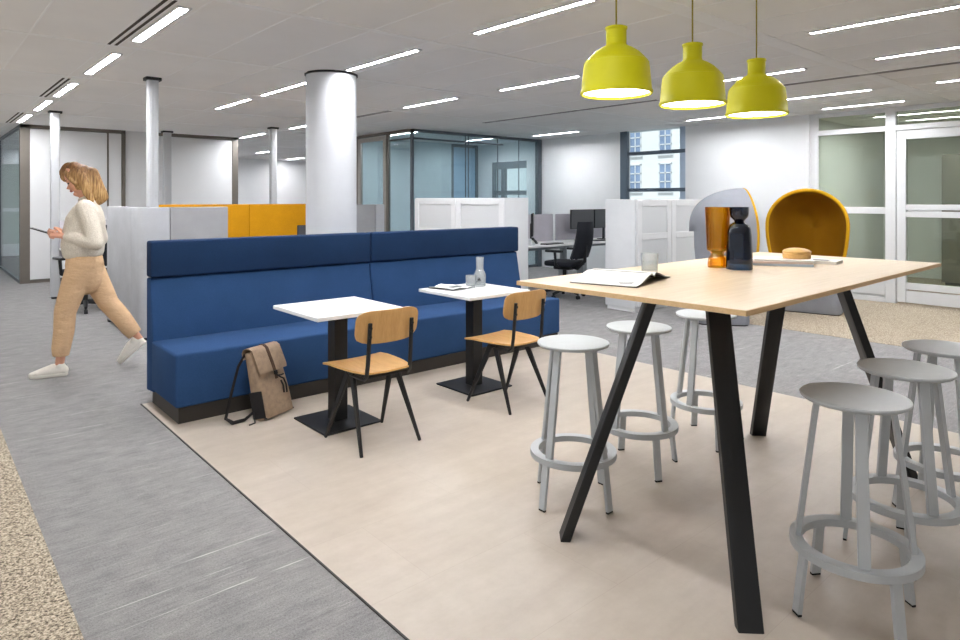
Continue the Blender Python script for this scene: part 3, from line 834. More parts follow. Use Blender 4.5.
def monitor(x, y, z, rz, label, w_=0.54, h_=0.32, group='monitors on the desks', z_up=0.12, tilt=0.0):
    t = thing('monitor', label, 'monitor', (x, y, z), rz, group)
    MB().prism(rrect(0.24, 0.18, 0.03), 0, 0.012).build('stand_base', M['black_plastic'], t)
    MB().box((-0.025, 0.01, 0.012), (0.025, 0.035, z_up + h_ * 0.55), 0.005).build('stand', M['black_plastic'], t)
    MB().box((-w_ / 2, -0.02, z_up), (w_ / 2, 0.012, z_up + h_), 0.006).build('casing', M['black_plastic'], t)
    MB().box((-w_ / 2 + 0.01, -0.023, z_up + 0.012), (w_ / 2 - 0.01, -0.019, z_up + h_ - 0.01)).build('display', M['screen'], t)


monitor(7.50, 7.30, 0.74, math.radians(42), 'dark monitor at the left end of the desk, half hidden by the white cabinet', 0.50, 0.36)
monitor(8.70, 7.28, 0.74, 0, 'left one of the two dark monitors behind the black office chair', 0.60, 0.33, z_up=0.20)
monitor(9.32, 7.28, 0.74, 0, 'right one of the two dark monitors, next to the long white cabinet', 0.60, 0.33, z_up=0.20)


def keyboard(x, y, rz, label):
    t = thing('keyboard', label, 'keyboard', (x, y, 0.74), rz, 'keyboards on the desks')
    MB().prism(rrect(0.44, 0.14, 0.012, 3), 0, 0.014).build('case', M['black_plastic'], t)
    MB().box((-0.21, -0.06, 0.014), (0.21, 0.06, 0.019), 0.002, 1).build('keys', M['screen'], t)


keyboard(7.62, 6.98, 0.1, 'dark keyboard on the desk beside the phone')
keyboard(8.95, 6.98, -0.3, 'dark keyboard in front of the twin monitors')
t = thing('desk_phone', 'grey desk phone next to the left monitor', 'phone', (7.15, 7.05, 0.74), 0.4)
MB().prism([(-0.09, 0), (0.09, 0), (0.09, 0.02), (-0.09, 0.11)], -0.09, 0.09, 0.006, 2, RX(PI / 2)).build('body', M['off_white'], t)
MB().tube([(-0.06, -0.10, 0.105), (0.0, -0.10, 0.085), (0.06, -0.10, 0.055)], [0.022, 0.015, 0.022], 8, round_caps=True).build('handset', M['black_plastic'], t)


def office_chair(x, y, rz, label):
    t = thing('office_chair', label, 'office chair', (x, y, 0), rz, 'black task chairs')
    # facing +x
    MB().prism(rrect(0.48, 0.50, 0.10), 0.47, 0.54, 0.02, 2).build('seat', M['black_mesh'], t)
    rows = []
    for k in range(11):
        z = 0.60 + 0.52 * k / 10; wv = 0.235 - 0.05 * (k / 10) ** 3
        xb = -0.25 - 0.10 * k / 10 - 0.03 * math.sin(PI * k / 10)
        rows.append([(xb - 0.05 * (1 - (j / 4 - 1) ** 2) + 0.02, wv * (j / 4 - 1), z) for j in range(9)])
    MB().slab(rows, 0.035).build('backrest', M['black_mesh'], t)
    MB().tube([(-0.05, 0, 0.46), (-0.22, 0, 0.44), (-0.34, 0, 0.55), (-0.36, 0, 0.80)], [0.03, 0.03, 0.025, 0.02], 10).build('back_support', M['black_plastic'], t)
    for s in (-1, 1):
        MB().tube([(-0.05, s * 0.20, 0.46), (-0.03, s * 0.29, 0.50), (-0.02, s * 0.30, 0.68)], 0.02, 8).box((-0.14, s * 0.30 - 0.04, 0.68), (0.13, s * 0.30 + 0.04, 0.715), 0.012).build('armrest', M['black_plastic'], t)
    MB().box((-0.14, -0.1, 0.41), (0.14, 0.1, 0.47), 0.02).lathe([(0.03, 0.10), (0.03, 0.41)], 16).build('gas_lift', M['black_plastic'], t)
    b_ = MB()
    for k in range(5):
        a = 2 * PI * k / 5 + 0.3
        b_.tube([(0, 0, 0.12), (0.16 * math.cos(a), 0.16 * math.sin(a), 0.105), (0.30 * math.cos(a), 0.30 * math.sin(a), 0.075)], [0.032, 0.026, 0.018], 8)
    b_.build('base', M['black_plastic'], t)
    for k in range(5):
        a = 2 * PI * k / 5 + 0.3
        MB().lathe([(0.028, -0.02), (0.028, 0.02)], 14, T(0.30 * math.cos(a), 0.30 * math.sin(a), 0.028) @ RZ(a + PI / 2) @ RY(PI / 2)).tube([(0.30 * math.cos(a), 0.30 * math.sin(a), 0.03), (0.30 * math.cos(a), 0.30 * math.sin(a), 0.08)], 0.010, 6).build('caster', M['black_plastic'], t)
    return t


office_chair(7.30, 6.44, math.radians(100), 'black mesh office chair at the white desk right of the blue bench')
office_chair(1.72, 9.75, math.radians(100), 'black office chair half hidden behind the walking person')
t = desk(2.42, 10.65, 1.6, 0.8, 0, 'white desk with grey screen behind the walking person', 1.14, 'grey desk screen at hip height behind the walking person')

# workstation behind the ochre screen's edge
desk(4.05, 8.55, 1.2, 0.7, 0, 'white desk hidden behind the blue bench in front of the ochre screen', 0.7)
monitor(4.30, 8.60, 0.74, math.radians(-10), 'small white edged monitor left of the column base, before the ochre screen', 0.36, 0.24, z_up=0.10)

# ================================================================== PODS
def pod(x, y, rz, label, sc=0.94):
    t = thing('lounge_pod', label, 'lounge chair', (x, y, 0), rz, 'hooded lounge chairs')
    t.scale = (sc, sc, 1.0)

    def rim(u):
        """opening outline, u 0..1 from lower left over the top to lower right"""
        a = u * 2 - 1
        ang = a * PI * 0.5
        zt = 1.12
        if abs(a) < 0.62:
            q = a / 0.62 * PI / 2
            return 0.51 * math.sin(q), zt + 0.46 * math.cos(q)
        k = (abs(a) - 0.62) / 0.38
        return math.copysign(0.51 - 0.17 * k * k, a), zt - (zt - 0.40) * k

    def xrim(z): return 0.30 + 0.07 * math.sin(PI * min(1, max(0, (z - 0.4) / 1.18)))

    def surf(scale, depth, front):
        rows = []
        for i in range(15):
            s = i / 14 * PI / 2; row = []
            for j in range(41):
                yy, zz = rim(j / 40)
                zc = min(zz, 1.06)
                c = math.cos(s) ** 0.72
                px = xrim(zz) - front - depth * math.sin(s) * (1.0 if zz > 0.9 else 0.86 + 0.14 * (zz - 0.4) / 0.5)
                row.append((px, yy * scale * c, zc + (zz - zc) * scale * c))
            rows.append(row)
        return rows
    MB().grid(surf(1.0, 0.66, 0.0)).build('shell', M['pod_grey'], t, 180)
    MB().grid(surf(0.93, 0.58, 0.01)).build('lining', M['mustard'], t, 180)
    pts = []
    for j in range(41):
        yy, zz = rim(j / 40); zc = min(zz, 1.06)
        pts.append((xrim(zz) - 0.002, yy * 0.965, zc + (zz - zc) * 0.965))
    MB().tube(pts, [(0.022, 0.022)] * 41, 8, up=(1, 0, 0)).build('rim', M['mustard_rim'], t)
    MB().prism([(0.30, -0.33), (0.34, -0.25), (0.34, 0.25), (0.30, 0.33), (-0.10, 0.30), (-0.25, 0.15), (-0.25, -0.15), (-0.10, -0.30)], 0.36, 0.47, 0.03, 3).build('seat', M['mustard'], t)
    MB().prism(rrect(0.62, 0.80, 0.10, 5), 0.012, 0.40, 0.015, 2).build('base', M['pod_grey'], t)
    MB().prism(rrect(0.60, 0.78, 0.10, 5), 0.0, 0.012).build('foot', M['black'], t)
    return t


pod(8.83, 3.55, math.radians(193), 'hooded lounge chair showing its mustard inside, in front of the glazed wall')
pod(7.30, 4.00, math.radians(-52), 'hooded lounge chair turned away, pale grey shell behind the glass vases')

# ================================================================== HIGH TABLE
tx, ty = 3.02, 1.458
t = thing('high_table', 'long high table with pale maple top and slanted black steel legs', 'table', (tx, ty + 0.012, 0), math.radians(0.9))
MB().box((-1.095, -0.486, 1.0885), (1.13, 0.502, 1.1075), 0.003, 1).build('tabletop', M['maple'], t)
e = MB()
for lo, hi in (((-1.0965, -0.4875, 1.0895), (1.1315, -0.4845, 1.1065)), ((-1.0965, 0.5005, 1.0895), (1.1315, 0.5035, 1.1065)), ((-1.0965, -0.4875, 1.0895), (-1.0935, 0.5035, 1.1065)), ((1.1285, -0.4875, 1.0895), (1.1315, 0.5035, 1.1065))):
    e.box(lo, hi)
e.build('edge_band', M['maple_edge'], t)
for sx in (-1, 1):
    for sy in (-1, 1):
        f = Vector((sx * 0.905, sy * 0.405, 0.0)); q = Vector((sx * 0.625, sy * 0.135, 1.0885))
        MB().bar(f, q, 0.085, 0.042, side=(sx, -sy, 0), bev=0.003, flat=True).build('leg', M['black'], t)
MB().box((-0.70, -0.16, 1.07), (-0.55, 0.16, 1.0887)).box((0.55, -0.16, 1.07), (0.70, 0.16, 1.0887)).box((-0.60, -0.03, 1.05), (0.60, 0.03, 1.0887)).build('under_frame', M['black'], t)

# ================================================================== BAR STOOLS
def make_stool(label, up):
    t = thing('bar_stool', label, 'stool', (0, 0, 0), 0, 'grey metal bar stools at the high table')
    MB().lathe([(0.02, 0.738), (0.165, 0.738), (0.172, 0.743), (0.174, 0.749), (0.172, 0.7535), (0.170, 0.754), (0.15, 0.7535), (0.0005, 0.753)], 64).build('seat', M['stool'], t, 25)
    MB().lathe([(0.06, 0.722), (0.06, 0.739)], 24).build('swivel', M['stool'], t)
    for k in range(4):
        a = up + PI / 2 * k; c, s = math.cos(a), math.sin(a)
        MB().bar((0.180 * c, 0.180 * s, 0.236), (0.118 * c, 0.118 * s, 0.728), 0.037, 0.017, side=(-s, c, 0), bev=0.0015).bar((0.128 * c, 0.128 * s, 0.731), (0.04 * c, 0.04 * s, 0.733), 0.036, 0.010, side=(-s, c, 0), bev=0.0015).build('upright', M['stool'], t)
    n = 64
    MB().lathe([(0.167, 0.208), (0.206, 0.208), (0.207, 0.209), (0.207, 0.235), (0.206, 0.236), (0.167, 0.236), (0.166, 0.235), (0.166, 0.209), (0.167, 0.208)], n, None, False, False).build('foot_ring', M['stool'], t, 25)
    for k in range(4):
        a = PI / 2 * k; c, s = math.cos(a), math.sin(a)
        lg = MB().bar((0.217 * c, 0.217 * s, 0.008), (0.192 * c, 0.192 * s, 0.209), 0.036, 0.016, side=(-s, c, 0), bev=0.0015).build('leg', M['stool'], t)
        MB().box((-0.007, -0.018, 0), (0.007, 0.018, 0.009), 0.001, 1, T(0.217 * c, 0.217 * s, 0) @ RZ(a)).build('foot', M['rubber'], lg)
    return t


def place_stool(x, y, low, up, label):
    o_ = make_stool(label, math.radians(up - low))
    o_.location = (x, y, 0.004); o_.rotation_euler = (0, 0, math.radians(low))


place_stool(2.424, 2.083, 0, 3, 'grey metal bar stool at the far side of the high table, nearest the wooden chairs')
place_stool(2.985, 2.10, 62, -7, 'grey metal bar stool behind the slanted left table leg, middle of the far side')
place_stool(3.622, 2.066, 49, 0, 'grey metal bar stool farthest along the far side, partly behind the front table leg')
place_stool(2.506, 0.860, 56, 28, 'grey metal bar stool nearest the camera at the bottom right of the photo')
place_stool(3.070, 0.862, 20, 45, 'grey metal bar stool just behind the nearest one on the right side')
place_stool(3.640, 0.858, 40, 38, 'grey metal bar stool cut by the right edge of the photo')

# ================================================================== PEDESTAL TABLES
def pedestal(x, y, label):
    t = thing('pedestal_table', label, 'table', (x, y, 0.004), 0, 'small white pedestal tables')
    MB().box((-0.305, -0.31, 0.722), (0.305, 0.31, 0.746), 0.003, 1).build('tabletop', M['white_top'], t)
    MB().box((-0.047, -0.047, 0.012), (0.047, 0.047, 0.722), 0.003, 1).box((-0.15, -0.15, 0.712), (0.15, 0.15, 0.7225)).build('pedestal', M['black'], t)
    MB().box((-0.205, -0.215, 0), (0.205, 0.215, 0.012), 0.003, 1).build('base_plate', M['black'], t)


pedestal(2.105, 3.815, 'small square white pedestal table beside the taupe backpack')
pedestal(3.295, 3.835, 'small square white pedestal table carrying the water carafe')

# ================================================================== WOODEN CHAIRS
def wooden_chair(x, y, rz, label):
    """faces +y"""
    t = thing('wooden_chair', label, 'chair', (x, y, 0.004), rz, 'oak plywood chairs with black compass legs')
    rows = []
    for i in range(11):
        v = i / 10; yy = -0.19 + 0.42 * v
        row = []
        for j in range(11):
            u = j / 10 * 2 - 1
            hw = 0.195 + 0.010 * v - 0.05 * (1 - v) ** 4
            z = 0.452 - 0.016 * math.sin(PI * min(1, v * 1.1)) * (1 - u * u) + 0.006 * u * u - 0.012 * max(0, v - 0.8) * 5 * 0.6
            row.append((u * hw, yy, z))
        rows.append(row)
    MB().slab(rows, 0.011).build('seat', M['oak'], t, 50)
    rows = []
    for i in range(11):
        v = i / 10; row = []
        for j in range(15):
            u = j / 14 * 2 - 1
            zc = 0.712 + (v - 0.5) * (0.192 * (1 - 0.24 * abs(u) ** 6)) + 0.004 * u * u
            hw = 0.214 * (1 - 0.075 * abs(2 * v - 1) ** 5) 
            row.append((u * hw, -0.172 - 0.034 * (1 - u * u) - 0.05 * (v - 0.5) * 0.5, zc))
        rows.append(row)
    MB().slab(rows, 0.011).build('backrest', M['oak_back'], t, 50)
    for s in (-1, 1):
        j = (s * 0.150, 0.0, 0.415)
        MB().bar((s * 0.200, 0.205, 0), (s * 0.150, 0.02, 0.42), 0.016, 0.018, 0.020, 0.045, side=(1, 0, 0), bev=0.003).build('leg', M['black'], t)
        MB().bar((s * 0.200, -0.215, 0), (s * 0.150, -0.03, 0.42), 0.016, 0.018, 0.020, 0.045, side=(1, 0, 0), bev=0.003).build('leg', M['black'], t)
        up = MB().tube([(s * 0.150, -0.03, 0.415), (s * 0.150, -0.16, 0.415), (s * 0.148, -0.182, 0.435), (s * 0.146, -0.192, 0.50), (s * 0.142, -0.213, 0.742)], [(0.010, 0.014)] * 5, 8, up=(1, 0, 0)).build('back_upright', M['black'], t)
        MB().lathe([(0.009, 0), (0.009, 0.006)], 12, T(s * 0.142, -0.218, 0.715) @ RX(PI / 2)).lathe([(0.009, 0), (0.009, 0.006)], 12, T(s * 0.143, -0.214, 0.665) @ RX(PI / 2)).build('screw', M['black'], up)
    MB().box((-0.155, -0.04, 0.405), (0.155, 0.03, 0.428), 0.004).box((-0.15, -0.17, 0.415), (0.15, -0.15, 0.43), 0.003).box((-0.10, 0.03, 0.412), (-0.08, 0.14, 0.43), 0.003).box((0.08, 0.03, 0.412), (0.10, 0.14, 0.43), 0.003).build('under_frame', M['black'], t)


wooden_chair(2.10, 3.39, 0.0, 'oak plywood chair with black compass legs nearest the backpack')
wooden_chair(3.215, 3.375, math.radians(3), 'oak plywood chair with black compass legs next to the grey bar stool')

# ================================================================== PENDANTS
def pendant(x, y, z, label):
    t = thing('pendant_lamp', label, 'lamp', (x, y, 0), 0, 'yellow rubber pendant lamps')
    k = 0.36 / 0.36
    prof = [(0.050, 0.343), (0.0555, 0.341), (0.0555, 0.331), (0.0515, 0.327), (0.051, 0.255), (0.056, 0.246), (0.085, 0.232), (0.115, 0.211), (0.139, 0.187), (0.153, 0.170), (0.1565, 0.167), (0.1575, 0.160), (0.163, 0.158), (0.167, 0.12), (0.172, 0.07), (0.176, 0.022), (0.181, 0.016), (0.182, 0.007), (0.178, 0.0),
            (0.171, 0.001), (0.169, 0.02), (0.158, 0.10), (0.148, 0.150), (0.128, 0.180), (0.10, 0.205), (0.05, 0.235), (0.02, 0.24)]
    MB().lathe([(r, zz + z) for r, zz in prof], 56, None, False, False).lathe([(0.051, z + 0.3425), (0.012, z + 0.347)], 32, None, False, True).build('lamp_shade', M['lamp_olive'], t)
    MB().lathe([(0.0005, z + 0.012), (0.166, z + 0.012), (0.166, z + 0.016), (0.0005, z + 0.016)], 48, None, False, False).build('diffuser', M['lamp_glow'], t)
    MB().tube([(0, 0, z + 0.34), (0, 0, CEIL - 0.02)], 0.0045, 8).build('cord', M['cord'], t)
    MB().lathe([(0.05, CEIL - 0.03), (0.05, CEIL)], 24).build('ceiling_cup', M['white'], t)


pendant(2.70, 2.035, 1.980, 'yellow rubber pendant lamp over the high table, leftmost of the three')
pendant(3.285, 1.955, 1.972, 'yellow rubber pendant lamp over the high table, middle of the three')
pendant(3.905, 1.89, 1.962, 'yellow rubber pendant lamp over the high table, rightmost of the three')

# ================================================================== TABLE-TOP ITEMS
TZ = 1.108
t = thing('vase', 'tall amber glass vase on the high table beside the dark one', 'vase', (3.048, 1.675, TZ))
MB().lathe([(0.0005, 0.0), (0.046, 0.0), (0.048, 0.006), (0.048, 0.020), (0.044, 0.048), (0.033, 0.062), (0.031, 0.068), (0.036, 0.078), (0.050, 0.085), (0.053, 0.10), (0.061, 0.300), (0.0615, 0.302), (0.057, 0.302), (0.049, 0.105), (0.043, 0.094), (0.0005, 0.092)], 48, None, False, False).build('body', M['amber'], t)
MB().lathe([(0.0005, 0.006), (0.038, 0.006), (0.036, 0.045), (0.026, 0.060), (0.0005, 0.064)], 32, None, False, False).build('foot', M['amber'], t)
t = thing('vase', 'dark smoky blue glass bottle vase on the high table', 'vase', (3.045, 1.56, TZ))
t.scale = (0.94, 0.94, 0.965)
MB().lathe([(0.0005, 0.0), (0.064, 0.0), (0.066, 0.005), (0.065, 0.06), (0.060, 0.17), (0.056, 0.205), (0.046, 0.225), (0.030, 0.236), (0.024, 0.240), (0.028, 0.248), (0.042, 0.262), (0.046, 0.275), (0.048, 0.314), (0.044, 0.314), (0.042, 0.276), (0.036, 0.262), (0.020, 0.246), (0.018, 0.238), (0.040, 0.220), (0.050, 0.20), (0.055, 0.165), (0.059, 0.06), (0.058, 0.03), (0.0005, 0.028)], 48, None, False, False).build('body', M['smoke'], t)


def tumbler(x, y, z, label, h=0.092):
    t = thing('tumbler', label, 'glass', (x, y, z), 0, 'clear water tumblers')
    MB().lathe([(0.0005, 0), (0.034, 0), (0.037, 0.006), (0.040, h), (0.0375, h), (0.0345, 0.014), (0.0005, 0.012)], 32, None, False, False).build('glass', M['clear_glass'], t)
    MB().lathe([(0.0005, 0.0125), (0.034, 0.0145), (0.0363, h * 0.62), (0.0005, h * 0.62)], 32, None, False, False).build('water', M['water'], t)


tumbler(2.575, 1.752, TZ, 'clear glass tumbler on the high table behind the open magazine')
tumbler(3.335, 3.925, 0.750, 'clear glass tumbler beside the carafe on the white pedestal table', 0.098)
t = thing('carafe', 'clear glass water carafe on the white pedestal table', 'carafe', (3.45, 3.945, 0.750))
t.scale = (1.12, 1.12, 1.14)
MB().lathe([(0.0005, 0), (0.040, 0), (0.043, 0.006), (0.044, 0.06), (0.042, 0.085), (0.034, 0.105), (0.027, 0.118), (0.0265, 0.135), (0.029, 0.205), (0.026, 0.205), (0.0235, 0.135), (0.0245, 0.118), (0.031, 0.102), (0.039, 0.083), (0.040, 0.06), (0.039, 0.012), (0.0005, 0.010)], 40, None, False, False).build('glass', M['clear_glass'], t)
MB().lathe([(0.0005, 0.0105), (0.0385, 0.0125), (0.0395, 0.06), (0.0385, 0.082), (0.031, 0.1), (0.0005, 0.1)], 32, None, False, False).build('water', M['water'], t)
mk = MB()
for a in (-0.22, 0.0, 0.22):
    mk.tube([(0.0447 * math.cos(3.93 + a), 0.0447 * math.sin(3.93 + a), 0.040), (0.0447 * math.cos(3.93 + a * 0.2), 0.0447 * math.sin(3.93 + a * 0.2), 0.062)], 0.0022, 6)
mk.build('emblem', M['black'], t)

# open magazine: local x across the spread, y along the spine
t = thing('magazine', 'open magazine with white pages lying on the left end of the high table', 'magazine', (2.262, 1.677, TZ + 0.001), math.radians(16) - 0.02)


def page(u):      # u 0..1 from outer edge to spine
    return 0.003 + 0.034 * math.sin(PI / 2 * u) ** 2.2 - 0.012 * max(0, (u - 0.92) / 0.08)


for s, nm in ((-1, 'page'), (1, 'page')):
    rows = []
    for i in range(17):
        u = i / 16; x = s * (0.205 * (1 - u) + 0.003)
        rows.append([(x, -0.14, page(u)), (x, -0.05, page(u)), (x, 0.05, page(u)), (x, 0.14, page(u))])
    if s > 0: rows = rows[::-1]
    p = MB().slab(rows, 0.0025).build(nm, M['paper'], t, 60)
    pr = MB()
    if s < 0:
        for q, (u0, v0, v1) in enumerate([(0.93, -0.12, 0.12), (0.18, -0.11, -0.06), (0.24, -0.11, -0.05), (0.30, -0.11, -0.07)]):
            x = s * (0.205 * (1 - u0) + 0.003)
            pr.box((x - (0.004 if q == 0 else 0.0015), v0, page(u0) + 0.0024), (x + (0.004 if q == 0 else 0.0015), v1, page(u0) + 0.0036))
        pr.build('print', M['ink'], p)
    else:
        pr.box((0.03, -0.12, 0.033), (0.045, 0.12, 0.0345)); pr.build('print', M['ink'], p)
rows = []
for i in range(17):
    u = i / 16; x = -0.207 * (1 - u)
    rows.append([(x, -0.141, page(u) * 0.9 - 0.003), (x, 0.141, page(u) * 0.9 - 0.003)])
for i in range(15, -1, -1):
    u = i / 16; x = 0.207 * (1 - u)
    rows.append([(x, -0.141, page(u) * 0.9 - 0.003), (x, 0.141, page(u) * 0.9 - 0.003)])
MB().slab(rows, 0.001).build('cover', M['cover_dark'], t, 60)


def magazine(x, y, z, rz, w_, d_, h_, cover, label, spot=None):
    t = thing('magazine', label, 'magazine', (x, y, z), rz, 'magazines stacked on the high table')
    MB().box((-w_ / 2 + 0.003, -d_ / 2 + 0.003, 0.001), (w_ / 2 - 0.003, d_ / 2 - 0.003, h_ - 0.001)).build('pages', M['paper_edge'], t)
    MB().box((-w_ / 2, -d_ / 2, h_ - 0.001), (w_ / 2, d_ / 2, h_)).box((-w_ / 2, -d_ / 2, 0), (w_ / 2, d_ / 2, 0.001)).box((-w_ / 2, -d_ / 2, 0), (-w_ / 2 + 0.0012, d_ / 2, h_)).build('cover', cover, t)
    if spot: MB().box((-w_ * 0.3, -d_ * 0.3, h_ - 0.0002), (w_ * 0.15, d_ * 0.25, h_ + 0.0004)).build('print', spot, t)


magazine(3.435, 1.535, TZ, math.radians(28), 0.22, 0.29, 0.012, M['cover_blue'], 'pale blue edged magazine at the bottom of the stack under the wooden box')
magazine(3.43, 1.545, TZ + 0.012, math.radians(32), 0.22, 0.29, 0.010, M['cover_pink'], 'pinkish magazine in the middle of the stack beneath the wooden box')
magazine(3.455, 1.53, TZ + 0.022, math.radians(26), 0.21, 0.28, 0.008, M['paper'], 'white magazine on top of the stack, directly under the wooden box', M['cover_pink'])
magazine(3.675, 1.455, TZ, math.radians(8), 0.16, 0.24, 0.016, M['paper'], 'white magazine right of the stack, nearest the glazed door', M['cover_dark'])
t = thing('wooden_box', 'round turned wooden box with domed lid on the magazines', 'box', (3.515, 1.485, TZ + 0.0305))
t.scale = (0.9, 0.9, 0.95)
MB().lathe([(0.072, 0), (0.075, 0.003), (0.076, 0.026), (0.074, 0.028)], 48).build('body', M['wood_box'], t)
MB().lathe([(0.074, 0.0285), (0.0765, 0.030), (0.076, 0.038), (0.066, 0.047), (0.045, 0.054), (0.02, 0.057), (0.0005, 0.058)], 48, None, True, False).build('lid', M['wood_box'], t)

t = thing('newspaper', 'folded newspaper lying on the white pedestal table by the tumbler', 'newspaper', (3.18, 3.995, 0.750), math.radians(10))
rows = [[(-0.10 + 0.22 * i / 8, -0.125 + 0.25 * j / 6, 0.006 + 0.006 * math.sin(i * 0.9 + j * 0.5) + (0.010 if 2 < i < 6 else 0.004)) for j in range(7)] for i in range(9)]
MB().slab(rows, 0.003).build('sheet', M['paper'], t, 60)
rows = [[(-0.105 + 0.225 * i / 8, -0.13 + 0.26 * j / 6, 0.004 + 0.002 * math.sin(i * 0.7 + j)) for j in range(7)] for i in range(9)]
MB().slab(rows, 0.003).build('back_sheet', M['ink'], t, 60)
MB().box((-0.06, -0.09, 0.0195), (0.06, -0.02, 0.0205)).build('print', M['ink'], t)

# ================================================================== BACKPACK
bag = thing('backpack', 'taupe canvas backpack leaning on the blue bench front', 'backpack', (1.845, 4.20, 0.004), math.radians(24))
LX = RX(math.radians(-13))       # leans back (+y)
body = []
for k in range(13):
    z = 0.44 * k / 12
    dpt = 0.118 - 0.05 * (k / 12) ** 2
    wv = 0.272 - 0.02 * (k / 12)
    body.append([(x, y - (0.118 - dpt) * 0.0, z) for x, y in rrect(wv, dpt, min(0.03, dpt * 0.4), 4, 0, 0.06 - dpt / 2 + 0.0)])
m = MB(); bmx = bmesh.new(); rings = [[bmx.verts.new(p) for p in r] for r in body]
n = len(rings[0])
for a, b_ in zip(rings, rings[1:]):
    for k in range(n): bmx.faces.new((a[k], a[(k + 1) % n], b_[(k + 1) % n], b_[k]))
bmx.faces.new(rings[0][::-1]); bmx.faces.new(rings[-1])
bmesh.ops.recalc_face_normals(bmx, faces=bmx.faces)
m.add(bmx, LX, 0.006, 2); m.build('body', M['bag'], bag, 60)
# flap over the top, hanging down the front
rows = []
prof = [(0.062, 0.40), (0.06, 0.445), (0.045, 0.462), (0.02, 0.468), (-0.005, 0.462), (-0.024, 0.445), (-0.034, 0.41), (-0.046, 0.36), (-0.056, 0.315), (-0.060, 0.290)]
for y, z in prof:
    q = 1.0 if z > 0.30 else 0.96
    rows.append([(0.129 * q * u, y - 0.003 + 0.006 * abs(u) ** 3, z) for u in (-1, -0.9, -0.5, 0, 0.5, 0.9, 1)])
MB().slab(rows, 0.004, LX).build('flap', M['bag'], bag, 60)
st = [(0.052, 0.455), (0.02, 0.474), (-0.008, 0.468), (-0.028, 0.448), (-0.038, 0.41), (-0.051, 0.36), (-0.061, 0.315), (-0.068, 0.27), (-0.070, 0.235)]
MB().slab([[(0.0 + u, y - 0.002, z) for u in (-0.012, 0.012)] for y, z in st], 0.003, LX).build('strap', M['strap'], bag)
MB().box((-0.014, -0.080, 0.262), (0.014, -0.066, 0.29), 0.003, 1, LX).tube([(0.0, -0.078, 0.26), (0.028, -0.084, 0.235), (0.05, -0.080, 0.225)], 0.005, 6, X=LX).tube([(0.0, -0.078, 0.255), (0.03, -0.086, 0.25), (0.06, -0.08, 0.25)], 0.005, 6, X=LX).build('buckle', M['bag_dark'], bag)
MB().tube([(0.035, -0.072, 0.215), (0.04, -0.080, 0.18), (0.045, -0.074, 0.13)], 0.006, 6, X=LX).tube([(0.062, -0.072, 0.225), (0.068, -0.080, 0.18), (0.072, -0.072, 0.125)], 0.006, 6, X=LX).build('pull_loop', M['bag_dark'], bag)
MB().box((-0.1385, -0.052, 0.01), (-0.128, 0.056, 0.185), 0.004, 1, LX).box((-0.134, -0.053, 0.0), (0.134, 0.056, 0.012), 0.004, 1, LX).build('side_panel', M['bag_dark'], bag)
MB().tube([(-0.11, 0.155, 0.41), (-0.16, 0.165, 0.34), (-0.23, 0.155, 0.18), (-0.29, 0.14, 0.04), (-0.27, 0.10, 0.012), (-0.19, 0.08, 0.010), (-0.125, 0.07, 0.04)], [(0.014, 0.005)] * 7, 8, up=(0, 1, 0.2)).tube([(-0.13, 0.055, 0.05), (-0.17, 0.02, 0.04), (-0.2, -0.02, 0.008), (-0.24, -0.01, 0.006)], 0.004, 6).build('shoulder_strap', M['bag_dark'], bag)

# ================================================================== PERSON
per = None
HZ = math.radians(161)
PLOC = (1.125, 6.30, 0.0)


def V3(*a): return Vector(a)


lS, rS = V3(-0.022, 0.160, 1.375), V3(-0.012, -0.160, 1.375)
lE, rE = V3(-0.090, 0.220, 1.10), V3(-0.06, -0.210, 1.11)
lW, rW = V3(0.150, 0.110, 1.145), V3(0.165, -0.060, 1.150)
lH, rH = V3(0.02, 0.085, 0.92), V3(0.015, -0.085, 0.92)
lK, rK = V3(0.135, 0.075, 0.525), V3(-0.155, -0.075, 0.560)
lA, rA = V3(0.185, 0.070, 0.105), V3(-0.385, -0.065, 0.225)
B = MB()
# head
hd = T(0.065, 0, 1.605) @ RY(math.radians(24))
B.tube([(0, 0, -0.10), (0, 0, -0.05), (-0.002, 0, 0.0), (-0.008, 0, 0.05), (-0.012, 0, 0.09)], [(0.040, 0.052), (0.058, 0.074), (0.070, 0.086), (0.074, 0.092), (0.056, 0.072)], 20, up=(1, 0, 0), X=hd @ Matrix(((1, 0, 0, 0), (0, 1, 0, 0), (0, 0, 1, 0), (0, 0, 0, 1))), round_caps=True)
B.tube([(0.074, 0, 0.015), (0.094, 0, -0.028), (0.084, 0, -0.036)], [0.010, 0.016, 0.011], 10, X=hd, round_caps=True)   # nose
B.tube([(0.052, 0, -0.104), (0.064, 0, -0.096)], [0.022, 0.018], 10, X=hd, round_caps=True)                             # chin
B.tube([(0.078, -0.018, -0.062), (0.085, 0, -0.062), (0.078, 0.018, -0.062)], [0.009, 0.011, 0.009], 8, X=hd, round_caps=True)   # lips
B.tube([(0.066, -0.045, 0.026), (0.078, 0, 0.030), (0.066, 0.045, 0.026)], [0.012, 0.014, 0.012], 8, X=hd, round_caps=True)      # brow
for s in (-1, 1):
    B.tube([(-0.005, s * 0.074, 0.02), (-0.012, s * 0.080, -0.01), (-0.004, s * 0.075, -0.035)], [0.010, 0.012, 0.008], 8, X=hd, round_caps=True)
    B.tube([(0.050, s * 0.040, -0.03), (0.05, s * 0.036, -0.045)], [0.030, 0.026], 10, X=hd, round_caps=True)
